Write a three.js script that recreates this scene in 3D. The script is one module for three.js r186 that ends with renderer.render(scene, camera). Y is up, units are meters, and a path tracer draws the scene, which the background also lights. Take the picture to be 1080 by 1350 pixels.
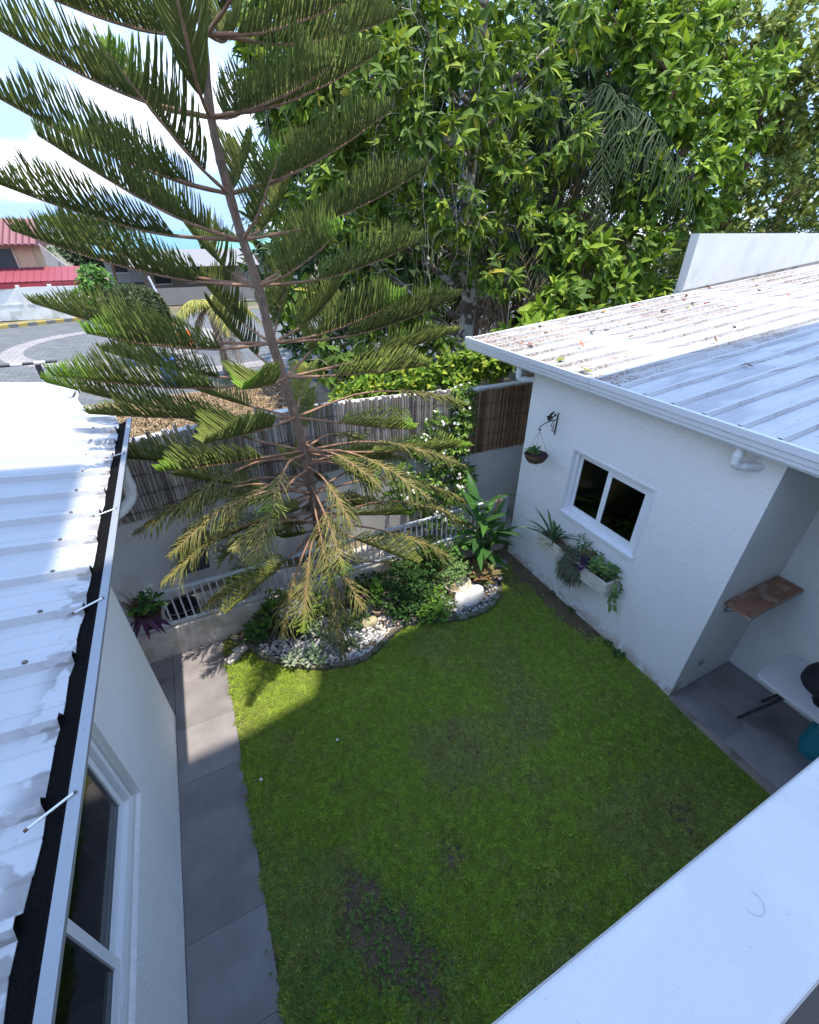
import * as THREE from 'three';
import { mergeGeometries, toCreasedNormals } from 'three/addons/utils/BufferGeometryUtils.js';
import { RoundedBoxGeometry } from 'three/addons/geometries/RoundedBoxGeometry.js';

// ---------------------------------------------------------------- camera, sky, sun, exposure
const scene = new THREE.Scene();
const camera = new THREE.PerspectiveCamera(99.29, 0.8, 0.05, 600);
camera.position.set(0, 4.5, 0);
{
  const p = 32.629 * Math.PI / 180, w = 26.103 * Math.PI / 180;
  camera.lookAt(Math.sin(w) * Math.cos(p), 4.5 - Math.sin(p), -Math.cos(w) * Math.cos(p));
  camera.rotateZ(-0.0022);
}
const renderer = new THREE.WebGLRenderer({ antialias: true });
renderer.toneMapping = THREE.LinearToneMapping;
renderer.toneMappingExposure = 3.9;
renderer.shadowMap.enabled = true;
renderer.shadowMap.type = THREE.PCFSoftShadowMap;

// seeded random numbers and noise
function rng(seed) { let a = seed >>> 0; return () => { a = (a + 0x6D2B79F5) | 0; let t = Math.imul(a ^ (a >>> 15), 1 | a); t = (t + Math.imul(t ^ (t >>> 7), 61 | t)) ^ t; return ((t ^ (t >>> 14)) >>> 0) / 4294967296; }; }
const hash = (x, y, z) => { let h = Math.imul(x | 0, 374761393) ^ Math.imul(y | 0, 668265263) ^ Math.imul(z | 0, 2147483647 ^ 0x5bd1e995); h = Math.imul(h ^ (h >>> 13), 1274126177); return ((h ^ (h >>> 16)) >>> 0) / 4294967296; };
const sm = t => t * t * (3 - 2 * t), lerp = (a, b, t) => a + (b - a) * t, clamp = (x, a = 0, b = 1) => Math.min(b, Math.max(a, x));
const step = (a, b, x) => sm(clamp((x - a) / (b - a)));
function noise3(x, y, z) {
  const X = Math.floor(x), Y = Math.floor(y), Z = Math.floor(z), u = sm(x - X), v = sm(y - Y), w = sm(z - Z);
  const c = (i, j, k) => hash(X + i, Y + j, Z + k);
  return lerp(lerp(lerp(c(0, 0, 0), c(1, 0, 0), u), lerp(c(0, 1, 0), c(1, 1, 0), u), v), lerp(lerp(c(0, 0, 1), c(1, 0, 1), u), lerp(c(0, 1, 1), c(1, 1, 1), u), v), w);
}
const fbm = (x, y, z, n = 4) => { let s = 0, a = 0.5, t = 0; for (let i = 0; i < n; i++) { s += a * noise3(x, y, z); t += a; a *= 0.5; x = x * 2.03 + 17.1; y = y * 2.03 + 5.3; z = z * 2.03 + 9.7; } return s / t; };
// noise that repeats with period p (in cells), for textures that tile
function tnoise(x, y, p, s) { const X = Math.floor(x), Y = Math.floor(y), u = sm(x - X), v = sm(y - Y), m = k => ((k % p) + p) % p, c = (i, j) => hash(m(X + i), m(Y + j), s); return lerp(lerp(c(0, 0), c(1, 0), u), lerp(c(0, 1), c(1, 1), u), v); }
const tfbm = (u, v, p, s, n = 4) => { let r = 0, a = 0.5, t = 0; for (let i = 0; i < n; i++) { r += a * tnoise(u * p, v * p, p, s + i * 31); t += a; a *= 0.5; p *= 2; } return r / t; };

const sunDir = new THREE.Vector3(0.085, 1, 0.12).normalize();
{
  // the sky: blue overhead, paler towards the horizon, scattered fair-weather cloud all round
  const W = 1024, H = 512, d = new Float32Array(W * H * 4);
  for (let j = 0; j < H; j++) {
    const el = ((j + 0.5) / H - 0.5) * Math.PI, y = Math.sin(el), c = Math.cos(el);
    for (let i = 0; i < W; i++) {
      const az = ((i + 0.5) / W - 0.5) * 2 * Math.PI, x = Math.cos(az) * c, z = Math.sin(az) * c, k = (j * W + i) * 4;
      let r, g, b;
      if (y <= 0) { r = 0.42; g = 0.42; b = 0.38; } else {
        const t = Math.pow(1 - y, 2.2);
        r = lerp(0.265, 0.17, t); g = lerp(0.42, 0.25, t); b = lerp(0.77, 0.40, t);
        const q = 1 / (y + 0.22), n = fbm(x * q * 1.25 + 31.7, z * q * 1.25 + 8.2, y * 0.6, 6);
        const m = step(0.53, 0.72, n) * 0.88, sh = 0.86 + 0.3 * fbm(x * q * 3 + 3, z * q * 3, 4.4, 3);
        r = lerp(r, 0.56 * sh, m); g = lerp(g, 0.585 * sh, m); b = lerp(b, 0.64 * sh, m);
      }
      d[k] = r; d[k + 1] = g; d[k + 2] = b; d[k + 3] = 1;
    }
  }
  const t = new THREE.DataTexture(d, W, H, THREE.RGBAFormat, THREE.FloatType);
  t.mapping = THREE.EquirectangularReflectionMapping; t.magFilter = t.minFilter = THREE.LinearFilter; t.wrapS = THREE.RepeatWrapping; t.needsUpdate = true;
  scene.background = t; scene.environment = t; scene.backgroundIntensity = scene.environmentIntensity = 0.95;
}
const sun = new THREE.DirectionalLight(new THREE.Color().setRGB(1, 0.93, 0.82), 2.0);
sun.position.copy(sunDir).multiplyScalar(40); sun.target.position.set(2, 0, -4); sun.position.add(sun.target.position);
sun.castShadow = true; sun.shadow.mapSize.set(4096, 4096); sun.shadow.radius = 1.3; sun.shadow.bias = -0.0004;
Object.assign(sun.shadow.camera, { left: -30, right: 30, top: 45, bottom: -20, near: 1, far: 90 });
scene.add(sun, sun.target);

// ---------------------------------------------------------------- helpers
const V = (x, y, z) => new THREE.Vector3(x, y, z);
const used = {};
function numbered(n) { const k = used[n] = (used[n] ?? -1) + 1; return k ? `${n}_${String(k).padStart(3, '0')}` : n; }
function shade(o) { o.castShadow = true; o.receiveShadow = true; return o; }
function thing(name, label, category, pos = [0, 0, 0], turn = 0, group) { const o = new THREE.Group(); o.name = numbered(name); o.position.set(...pos); o.rotation.y = turn; o.userData = { label, category }; if (group) o.userData.group = group; scene.add(o); return o; }
function part(name, geo, mat, parent, label) { const m = shade(new THREE.Mesh(Array.isArray(geo) ? merge(geo) : geo, mat)); m.name = name; if (label) m.userData.label = label; parent.add(m); return m; }
function single(name, label, category, geo, mat, group) { const m = shade(new THREE.Mesh(Array.isArray(geo) ? merge(geo) : geo, mat)); m.name = numbered(name); m.userData = { label, category }; if (group) m.userData.group = group; scene.add(m); return m; }
function struct(name, geo, mat, label) { const m = shade(new THREE.Mesh(Array.isArray(geo) ? merge(geo) : geo, mat)); m.name = numbered(name); m.userData = { kind: 'structure', label }; scene.add(m); return m; }
function copy(o, pos, turn, label, scale) { const c = o.clone(); c.name = numbered(o.name.replace(/_\d{3}$/, '')); c.userData = { ...o.userData }; c.position.set(...pos); if (turn !== undefined) c.rotation.y = turn; if (label) c.userData.label = label; if (scale) c.scale.setScalar(scale); scene.add(c); return c; }
function norm(g) { g = g.index ? g.toNonIndexed() : g; for (const k of Object.keys(g.attributes)) if (!['position', 'normal', 'uv', 'color'].includes(k)) g.deleteAttribute(k); g.morphAttributes = {}; return g; }
function merge(list) { list = list.map(norm); if (list.some(g => g.attributes.color)) list.forEach(g => { if (!g.attributes.color) g.setAttribute('color', new THREE.BufferAttribute(new Float32Array(g.attributes.position.count * 3).fill(1), 3)); }); return list.length > 1 ? mergeGeometries(list) : list[0]; }
// texture coordinates in metres, from the faces' own directions
function uvm(g) {
  g = norm(g); const p = g.attributes.position, n = g.attributes.normal, uv = new Float32Array(p.count * 2);
  for (let i = 0; i < p.count; i++) {
    const ax = Math.abs(n.getX(i)), ay = Math.abs(n.getY(i)), az = Math.abs(n.getZ(i));
    if (ay >= ax && ay >= az) { uv[2 * i] = p.getX(i); uv[2 * i + 1] = p.getZ(i); } else if (ax >= az) { uv[2 * i] = p.getZ(i); uv[2 * i + 1] = p.getY(i); } else { uv[2 * i] = p.getX(i); uv[2 * i + 1] = p.getY(i); }
  }
  g.setAttribute('uv', new THREE.BufferAttribute(uv, 2)); return g;
}
const box = (x0, x1, y0, y1, z0, z1) => uvm(new THREE.BoxGeometry(x1 - x0, y1 - y0, z1 - z0).translate((x0 + x1) / 2, (y0 + y1) / 2, (z0 + z1) / 2));
const rbox = (x0, x1, y0, y1, z0, z1, r = 0.01, s = 2) => uvm(new RoundedBoxGeometry(x1 - x0, y1 - y0, z1 - z0, s, Math.min(r, (x1 - x0) / 2.01, (y1 - y0) / 2.01, (z1 - z0) / 2.01)).translate((x0 + x1) / 2, (y0 + y1) / 2, (z0 + z1) / 2));
const tube = (pts, r, seg = 24, rs = 7, closed = false) => norm(new THREE.TubeGeometry(new THREE.CatmullRomCurve3(pts.map(p => p.isVector3 ? p : V(...p)), closed, 'catmullrom', 0.3), seg, r, rs, closed));
const rod = (a, b, r, rs = 7, r2 = r) => { const A = V(...a), B = V(...b), d = B.clone().sub(A), g = new THREE.CylinderGeometry(r2, r, d.length(), rs).translate(0, d.length() / 2, 0); g.applyQuaternion(new THREE.Quaternion().setFromUnitVectors(V(0, 1, 0), d.clone().normalize())); return norm(g.translate(A.x, A.y, A.z)); };
const lathe = (pts, n = 24) => norm(new THREE.LatheGeometry(pts.map(p => new THREE.Vector2(p[0], p[1])), n));
const poly = pts => new THREE.Shape(pts.map(p => new THREE.Vector2(p[0], p[1])));
const extr = (shape, depth, o = {}) => norm(new THREE.ExtrudeGeometry(shape, { depth, bevelEnabled: false, curveSegments: 12, ...o }));
// a slab standing in the plane x = X (thickness to the side t points to), outline and holes in (z, y)
function wallX(X, t, outline, holes = []) { const s = poly(outline.map(([z, y]) => [-z, y])); for (const h of holes) s.holes.push(new THREE.Path(h.map(([z, y]) => new THREE.Vector2(-z, y)))); const g = extr(s, Math.abs(t)); g.rotateY(Math.PI / 2); g.translate(t > 0 ? X : X + t, 0, 0); return uvm(g); }
const rect = (a, b, c, d) => [[a, c], [b, c], [b, d], [a, d]];
const lin = (r, g, b) => new THREE.Color().setRGB(r, g, b);
const M = (c, rough = 0.8, o = {}) => new THREE.MeshStandardMaterial({ color: Array.isArray(c) ? lin(...c) : c, roughness: rough, ...o });
const MP = (c, rough = 0.8, o = {}) => new THREE.MeshPhysicalMaterial({ color: Array.isArray(c) ? lin(...c) : c, roughness: rough, ...o });
// a tiling texture: fn(u, v) gives a grey value or [r, g, b], linear; size is the metres it covers
function tex(n, size, fn, color = true) {
  const d = new Uint8Array(n * n * 4), enc = x => color ? (x <= 0.0031308 ? 12.92 * x : 1.055 * Math.pow(x, 1 / 2.4) - 0.055) : x;
  for (let j = 0; j < n; j++) for (let i = 0; i < n; i++) { const r = fn((i + 0.5) / n, (j + 0.5) / n), a = Array.isArray(r) ? r : [r, r, r], k = (j * n + i) * 4; for (let c = 0; c < 3; c++) d[k + c] = Math.round(255 * enc(clamp(a[c]))); d[k + 3] = 255; }
  const t = new THREE.DataTexture(d, n, n); t.wrapS = t.wrapT = THREE.RepeatWrapping; t.magFilter = THREE.LinearFilter; t.minFilter = THREE.LinearMipmapLinearFilter; t.generateMipmaps = true; if (color) t.colorSpace = THREE.SRGBColorSpace;
  const s = Array.isArray(size) ? size : [size, size]; t.repeat.set(1 / s[0], 1 / s[1]); t.needsUpdate = true; return t;
}
const mul = (c, k) => c.map(v => v * k), mixc = (a, b, t) => a.map((v, i) => lerp(v, b[i], t));

// ---------------------------------------------------------------- materials
const stuccoBump = tex(512, 0.7, (u, v) => 0.5 * tnoise(u * 110, v * 110, 110, 3) + 0.5 * Math.pow(tnoise(u * 70, v * 70, 70, 8), 2), false);
const stuccoMap = tex(512, 2.9, (u, v) => { const n = tfbm(u, v, 6, 11, 6), sp = tnoise(u * 200, v * 200, 200, 4); return mul([0.86, 0.85, 0.82], 0.91 + 0.12 * n - (sp > 0.93 ? 0.10 : 0)); });
const stucco = M([1, 1, 1], 0.92, { map: stuccoMap, bumpMap: stuccoBump, bumpScale: 0.006 });
const plasterMap = tex(512, 1.9, (u, v) => { const n = tfbm(u, v, 5, 21, 6), st = step(0.56, 0.7, tfbm(u, v * 0.5, 8, 77, 4)); return mul(mixc([0.66, 0.65, 0.63], [0.46, 0.43, 0.39], st * 0.25), 0.9 + 0.22 * n); });
const plaster = M([1, 1, 1], 0.92, { map: plasterMap, bumpMap: stuccoBump, bumpScale: 0.003 });
const concMap = tex(512, 1.6, (u, v) => { const n = tfbm(u, v, 6, 41, 6), st = step(0.5, 0.68, tfbm(u, v, 7, 95, 5)); return mul(mixc([0.46, 0.43, 0.39], [0.20, 0.17, 0.14], st * 0.7), 0.8 + 0.35 * n); });
const concrete = M([1, 1, 1], 0.95, { map: concMap, bumpMap: stuccoBump, bumpScale: 0.004 });
const metalMap = tex(512, 2.3, (u, v) => { const n = tfbm(u, v, 5, 51, 6), sp = tnoise(u * 150, v * 150, 150, 5) > 0.955 ? 0.25 : 0; return mul([0.455, 0.455, 0.455], 0.88 + 0.2 * n - sp); });
// old white sheeting: scuffed and peeling along the eave edge (x about -0.9), as the photograph shows
const sheetMap = tex(1024, [4, 4], (u, v) => { const n = tfbm(u, v, 9, 51, 6), e = Math.abs(((u - 0.7825 + 0.5) % 1 + 1) % 1 - 0.5) * 4, peel = step(0.16, 0.03, e) * step(0.50, 0.60, tfbm(u, v, 40, 151, 4)), sp = tnoise(u * 260, v * 260, 260, 5) > 0.962 ? 0.22 : 0, st = step(0.58, 0.72, tfbm(u * 0.3, v, 20, 57, 5)) * 0.05; return mul(mixc([0.455, 0.455, 0.455], [0.20, 0.18, 0.165], peel * 0.8), 0.9 + 0.18 * n - sp - st); });
const roofMetal = M([1, 1, 1], 0.48, { map: sheetMap });
const whitePaint = M([0.74, 0.75, 0.76], 0.4), greyPaint = M([0.50, 0.53, 0.55], 0.45), pvcWhite = M([0.75, 0.75, 0.73], 0.35);
const galv = M([0.58, 0.60, 0.62], 0.42, { metalness: 0.25, map: metalMap });
const blackTar = MP([0.006, 0.0055, 0.0055], 1.0, { specularIntensity: 0.15, bumpMap: stuccoBump, bumpScale: 0.01 });
const darkIron = M([0.018, 0.017, 0.017], 0.5), rust = M([0.15, 0.06, 0.03], 0.95), screwMetal = M([0.16, 0.13, 0.11], 0.5, { metalness: 0.6 });
const frameWhite = M([0.78, 0.79, 0.80], 0.35), frameDark = M([0.05, 0.055, 0.06], 0.5);
const glass = MP([0.42, 0.44, 0.46], 0.03, { transmission: 1, thickness: 0, ior: 1.28 });
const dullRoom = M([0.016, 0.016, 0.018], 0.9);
const soilMap = tex(512, 1.1, (u, v) => { const n = tfbm(u, v, 10, 61, 6), c = tnoise(u * 120, v * 120, 120, 9); return mul(mixc([0.075, 0.050, 0.030], [0.15, 0.105, 0.065], n), 0.65 + 0.7 * c); });
const soil = M([1, 1, 1], 1, { map: soilMap, bumpMap: soilMap, bumpScale: 0.012 });
const tileMap = tex(512, 1.7, (u, v) => { const n = tfbm(u, v, 7, 71, 6), s = step(0.52, 0.75, tfbm(u, v, 4, 131, 5)); return mul(mixc([0.13, 0.118, 0.116], [0.27, 0.246, 0.238], n), 1 - 0.34 * s); });
const slate = [0.92, 1.0, 1.08].map(k => M([k, k, k], 0.55, { map: tileMap, bumpMap: tileMap, bumpScale: 0.002 }));
const grout = M([0.30, 0.28, 0.265], 0.95);
const barkMap = tex(256, 0.5, (u, v) => mul([0.20, 0.13, 0.088], 0.45 + 1.0 * tfbm(u, v * 0.35, 18, 81, 4)));
const bark = M([1, 1, 1], 0.95, { map: barkMap, bumpMap: barkMap, bumpScale: 0.012 });
// ---------------------------------------------------------------- ground, path, street
const R1 = rng(11);
const earthMap = tex(512, 9, (u, v) => { const n = tfbm(u, v, 6, 15, 7), g = step(0.45, 0.6, tfbm(u, v, 9, 33, 5)); return mul(mixc([0.17, 0.13, 0.085], [0.09, 0.10, 0.045], g), 0.7 + 0.6 * n); });
{
  const g = new THREE.PlaneGeometry(700, 700, 2, 2).rotateX(-Math.PI / 2).translate(0, -0.06, -150);
  struct('ground', uvm(g), M([1, 1, 1], 1, { map: earthMap }), 'flat earth stretching to the horizon');
  // soil under the lawn, gently uneven
  const s = new THREE.PlaneGeometry(4.51, 6.0, 90, 120).rotateX(-Math.PI / 2).translate(1.765, 0, -1.6), p = s.attributes.position;
  for (let i = 0; i < p.count; i++) p.setY(i, -0.002 + 0.02 * (fbm(p.getX(i) * 2.2, 1, p.getZ(i) * 2.2) - 0.5) + 0.008 * (fbm(p.getX(i) * 14, 3, p.getZ(i) * 14) - 0.5));
  s.computeVertexNormals(); struct('lawn_soil', uvm(s), soil, 'dark soil bed under the lawn');
}
{
  // tiled path along the left house
  const path = struct('garden_path', box(-1.075, -0.495, -0.12, 0.012, -4.595, 1.2), grout, 'grey tiled path between the left house and the lawn');
  const zs = [-4.595, -4.1, -3.48, -2.86, -2.24, -1.62, -1.0, -0.38, 0.24, 1.2];
  for (let i = 0; i + 1 < zs.length; i++) { const t = part('tile', rbox(-1.072, -0.49, -0.05, 0.016 + 0.002 * (i % 3), zs[i] + 0.003, zs[i + 1] - 0.003, 0.003), slate[(i * 2 + 1) % 3], path); t.rotation.z = (R1() - 0.5) * 0.003; }
  struct('porch_floor', box(-4, -1.08, -0.12, 0.008, -4.595, -3.68), slate[0], 'grey paved porch under the left eave');
  struct('alley_floor', box(-6, 9, -0.12, -0.004, -5.7, -4.72), concrete, 'concrete strip between railing and boundary wall');
  // paved recess of the annex, large slate tiles
  const patio = struct('patio_floor', box(4.05, 5.125, -0.1, 0.018, -1.445, 2.5), grout, 'grey tiled floor of the covered recess');
  const patioTile = [1.1, 1.25].map(k => M([k, k * 0.99, k], 0.6, { map: tileMap, bumpMap: tileMap, bumpScale: 0.002 }));
  const px = [4.055, 4.47, 5.122], pz = [-1.443, -0.84, -0.24, 0.36, 0.96, 1.56, 2.4];
  for (let i = 0; i < 2; i++) for (let j = 0; j + 1 < pz.length; j++) part('tile', rbox(px[i] + 0.003, px[i + 1] - 0.003, -0.05, 0.022 + 0.002 * ((i + j) % 2), pz[j] + 0.003, pz[j + 1] - 0.003, 0.003), patioTile[(i + j) % 2], patio);
  // broken cement lip of the patio towards the lawn
  const lip = poly([[3.985, 1.42], [4.05, 1.44], [4.06, 0.5], [4.09, 0.1], [4.06, -0.4], [4.10, -0.9], [4.05, -1.4], [3.94, -1.4], [3.93, -0.4], [3.95, 0.4], [3.96, 1.0]]);
  struct('patio_edge', uvm(extr(lip, 0.05).rotateX(-Math.PI / 2).translate(0, -0.027, 0)), M([0.6, 0.52, 0.47], 0.95, { map: concMap, bumpMap: concMap, bumpScale: 0.01 }), 'rough cement lip where the patio meets the grass');
}
{
  // the street beyond the boundary: block paving with a pale ring
  const pave = (a, b) => tex(512, 2.4, (u, v) => { const n = 10, r = Math.floor(v * n), uu = u * 5 + (r % 2) * 0.5, f = Math.min(Math.abs(uu % 1), 1 - Math.abs(uu % 1), (v * n) % 1 * 0.5, (1 - (v * n) % 1) * 0.5), t = hash(Math.floor(uu) % 5, r, 5); return mul(mixc(a, b, t), f < 0.035 ? 0.55 : 0.85 + 0.3 * tnoise(u * 90, v * 90, 90, 2)); });
  const grey = M([1, 1, 1], 0.9, { map: pave([0.085, 0.09, 0.088], [0.125, 0.125, 0.12]) }), pale = M([1, 1, 1], 0.9, { map: pave([0.20, 0.18, 0.165], [0.27, 0.245, 0.225]) });
  const asphalt = M([0.085, 0.085, 0.09], 0.92, { map: tex(256, 3, (u, v) => 0.7 + 0.6 * tfbm(u, v, 20, 6, 4)) });
  struct('road', uvm(new THREE.PlaneGeometry(120, 19).rotateX(-Math.PI / 2).translate(0, -0.02, -25.5)), grey, 'grey block paved street');
  struct('road_ring', uvm(new THREE.RingGeometry(3.9, 4.75, 72).rotateX(-Math.PI / 2).translate(-2.8, -0.012, -26.6)), pale, 'pale ring of pavers in the street');
  struct('road_lane', uvm(new THREE.PlaneGeometry(5.5, 2.2).rotateX(-Math.PI / 2).rotateY(0.42).translate(-1.4, -0.013, -22.0)), asphalt, 'darker lane crossing the pale ring');
  struct('road_band', uvm(new THREE.PlaneGeometry(5, 0.9).rotateX(-Math.PI / 2).rotateY(0.5).translate(-1.7, -0.008, -20.8)), pale, 'pale band of pavers across the street');
  struct('road_cross', uvm(new THREE.PlaneGeometry(9, 1.0).rotateX(-Math.PI / 2).rotateY(0.05).translate(0.5, -0.009, -19.2)), pale, 'pale paver strip near the dry lot');
  struct('dry_lot', uvm(new THREE.PlaneGeometry(9, 5).rotateX(-Math.PI / 2).translate(-0.6, -0.03, -13.8)), M([1, 1, 1], 1, { map: tex(256, 1.5, (u, v) => mul(mixc([0.20, 0.15, 0.09], [0.34, 0.27, 0.17], tfbm(u, v, 12, 91, 5)), 0.7 + 0.6 * tnoise(u * 90, v * 90, 90, 1))) }), 'dry straw coloured vacant lot');
  // kerb with alternating yellow and black blocks
  const kerb = thing('striped_kerb', 'low street kerb of yellow and black painted blocks before the white perimeter wall', 'kerb', [0, 0, 0]);
  const ky = M([0.42, 0.30, 0.08], 0.85), kk = M([0.17, 0.165, 0.15], 0.9), kb = rbox(-0.24, 0.24, -0.05, 0.17, -0.09, 0.09, 0.02), dir = V(4.9, 0, -2.8).normalize();
  for (let i = 0; i < 26; i++) { const m = part('kerb_stone', kb, i % 2 ? kk : ky, kerb); m.position.set(-11.6 + dir.x * i * 0.49, 0, -33.1 + dir.z * i * 0.49 * 0.62); m.rotation.y = Math.atan2(-dir.z * 0.62, dir.x); }
  struct('grass_verge', uvm(new THREE.PlaneGeometry(14, 2.2).rotateX(-Math.PI / 2).rotateY(0.33).translate(-7.2, -0.01, -36.0)), M([1, 1, 1], 1, { map: tex(256, 1.2, (u, v) => mul(mixc([0.10, 0.11, 0.03], [0.26, 0.20, 0.08], tfbm(u, v, 10, 17, 5)), 0.6 + 0.8 * tnoise(u * 80, v * 80, 80, 3))) }), 'weedy verge along the kerb');
}

// ---------------------------------------------------------------- left house
function roofPanel(len, width, slope, ribs, minor, ribH, ribTop, ribBase) {
  // profile in (z, y), extruded along -x from the eave and rising
  const top = [[0, 0]];
  for (const r of ribs) top.push([r - ribBase / 2, 0], [r - ribTop / 2, ribH], [r + ribTop / 2, ribH], [r + ribBase / 2, 0]);
  for (const m of minor) top.push([m - 0.008, 0], [m, 0.005], [m + 0.008, 0]);
  top.sort((a, b) => a[0] - b[0]); top.push([width, 0]);
  const s = poly([...top, ...top.slice().reverse().map(([z, y]) => [z, y - 0.004])]);
  return { s, slope, len };
}
const leftHouse = thing('left_house', 'white house wing with ribbed metal roof and black lined gutter beside the tiled path', 'house');
{
  const X = -1.08;
  const hole = rect(-2.30, -0.25, 1.04, 2.36);
  part('wall', wallX(X, -0.15, rect(-3.68, 1.6, -0.1, 2.70), [hole]), stucco, leftHouse);
  part('wall', box(-5, X - 0.15, -0.1, 2.72, -3.68, -3.53), stucco, leftHouse);
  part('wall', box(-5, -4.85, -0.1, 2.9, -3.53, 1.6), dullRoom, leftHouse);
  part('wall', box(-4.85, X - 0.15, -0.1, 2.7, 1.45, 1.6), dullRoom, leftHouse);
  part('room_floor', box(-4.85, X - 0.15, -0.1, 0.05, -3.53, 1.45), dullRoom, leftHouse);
  // window: outer frame, sliding sashes, panes
  const win = part('window', [box(X - 0.13, X - 0.05, 1.04, 1.11, -2.30, -0.25), box(X - 0.13, X - 0.05, 2.29, 2.36, -2.30, -0.25), box(X - 0.13, X - 0.05, 1.11, 2.29, -2.30, -2.235), box(X - 0.13, X - 0.05, 1.11, 2.29, -0.315, -0.25)], frameWhite, leftHouse);
  part('sill_track', [box(X - 0.05, X - 0.03, 1.04, 1.075, -2.30, -0.25), box(X - 0.05, X - 0.035, 1.075, 2.36, -2.30, -2.275)], M([0.60, 0.60, 0.57], 0.6), win);
  const sash = (z0, z1, dx, dark) => { const f = 0.055, s = part('sash', [box(X - 0.115 + dx, X - 0.085 + dx, 1.115, 1.17, z0, z1), box(X - 0.115 + dx, X - 0.085 + dx, 2.235, 2.285, z0, z1), box(X - 0.115 + dx, X - 0.085 + dx, 1.17, 2.235, z0, z0 + f), box(X - 0.115 + dx, X - 0.085 + dx, 1.17, 2.235, z1 - f, z1)], dark ? frameDark : frameWhite, win); return s; };
  sash(-2.23, -1.30, 0.0); sash(-1.33, -0.33, 0.028);
  part('pane', box(X - 0.103, X - 0.097, 1.17, 2.235, -2.175, -1.355), glass, win); part('pane', box(X - 0.075, X - 0.069, 1.17, 2.235, -1.275, -0.385), glass, win);
  part('curtain', box(X - 0.30, X - 0.27, 0.5, 2.4, -2.36, -2.02), M([0.20, 0.20, 0.20], 0.9), leftHouse);
  // roof: ribbed sheets rising away from the gutter
  const slope = 0.125, rise = Math.atan(slope), Rr = rng(5), W = 1.11;
  for (let k = 0; k < 8; k++) {
    const z0 = 1.55 - (k + 1) * W, past = clamp((-5.62 - (z0 + W)) / 1.1), len = 3.4;
    const P = roofPanel(len, W + 0.03, slope, [0.12, 0.49, 0.86], [0.24, 0.36, 0.61, 0.73, 0.98], 0.042, 0.030, 0.070);
    const g = extr(P.s, len); // (z, y) outline, length along +z of the extrusion
    const p = g.attributes.position;
    for (let i = 0; i < p.count; i++) {
      const zz = p.getX(i), yy = p.getY(i), l = p.getZ(i), zw = z0 + zz;
      const cut = zw < -5.6 ? 0.5 * step(-5.6, -6.6, zw) : 0, jag = l < 0.01 ? -0.012 + 0.022 * noise3(zw * 9, 2, 1) : 0;
      p.setXYZ(i, -0.872 - cut + jag - l, 2.715 + (l + cut) * slope + yy + (l < 0.01 ? 0.004 * (noise3(zw * 14, 7, 3) - 0.5) : 0) + 0.0012 * (k % 2), zw);
    }
    g.computeVertexNormals(); part('roof_panel', uvm(g), roofMetal, leftHouse);
  }
  const screw = norm(new THREE.SphereGeometry(0.011, 8, 5, 0, 6.3, 0, 1.6));
  const washer = norm(new THREE.CylinderGeometry(0.013, 0.014, 0.004, 10));
  const scr = merge([screw.clone().scale(1, 0.8, 1).translate(0, 0.003, 0), washer]);
  for (let k = 0; k < 8; k++) for (const r of [0.12, 0.49, 0.86]) for (const dx of [0.19, 1.25]) { const zw = 1.55 - (k + 1) * W + r; if (zw < -5.5 || zw > 0) continue; const m = part('roof_screw', scr, screwMetal, leftHouse); const x = dx + 0.05 * (Rr() - 0.5); m.position.set(-0.872 - x, 2.757 + x * slope, zw + 0.005 * (Rr() - 0.5)); m.rotation.z = -rise; }
  // flashing along the far end
  part('end_flashing', [box(-1.7, -0, -0.004, 0.0, -0.30, 0)].map(g => g.translate(-1.40, 0, -6.55).applyMatrix4(new THREE.Matrix4())), M([0.70, 0.71, 0.73], 0.45, { map: metalMap }), leftHouse).position.set(0, 2.82, 0);
  // gutter: box section with a wide front lip, black inside
  const prof = poly([[-0.885, 2.60], [-0.80, 2.60], [-0.757, 2.70], [-0.744, 2.735], [-0.744, 2.752], [-0.788, 2.752], [-0.788, 2.735], [-0.795, 2.735], [-0.800, 2.625], [-0.872, 2.625], [-0.872, 2.68], [-0.885, 2.68]]);
  const gut = part('gutter', uvm(extr(prof, 7.2).translate(0, 0, -5.62)), galv, leftHouse);
  const liner = poly([[-0.8995, 2.63], [-0.803, 2.63], [-0.7965, 2.733], [-0.7905, 2.733], [-0.7905, 2.7485], [-0.80, 2.742], [-0.815, 2.718], [-0.86, 2.708], [-0.8995, 2.711]]);
  part('gutter_liner', uvm(extr(liner, 7.19).translate(0, 0, -5.615)), blackTar, gut);
  part('fascia', box(-0.93, -0.90, 2.52, 2.70, -5.6, 1.58), whitePaint, leftHouse);
  part('soffit', box(-1.079, -0.93, 2.53, 2.545, -5.6, 1.58), M([0.6, 0.6, 0.58], 0.8), leftHouse);
  for (const z of [-4.54, -3.44, -2.37, -1.23, -0.1]) {
    const s = part('gutter_strap', rod([-0.770, 2.756, z - 0.035], [-0.895, 2.762, z + 0.035], 0.0052, 5), whitePaint, gut); part('rust_end', rod([-0.893, 2.761, z + 0.034], [-0.904, 2.762, z + 0.040], 0.0062, 6), rust, s);
    part('rivet', norm(new THREE.SphereGeometry(0.006, 6, 4)).translate(-0.764, 2.757, z - 0.037), screwMetal, s);
  }
  part('porch_post', rbox(-1.55, -1.38, 0, 2.62, -4.32, -4.18, 0.008), M([0.045, 0.032, 0.03], 0.6), leftHouse);
  part('porch_beam', rbox(-1.55, -0.98, 2.44, 2.56, -5.5, -3.68, 0.01), whitePaint, leftHouse);
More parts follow.
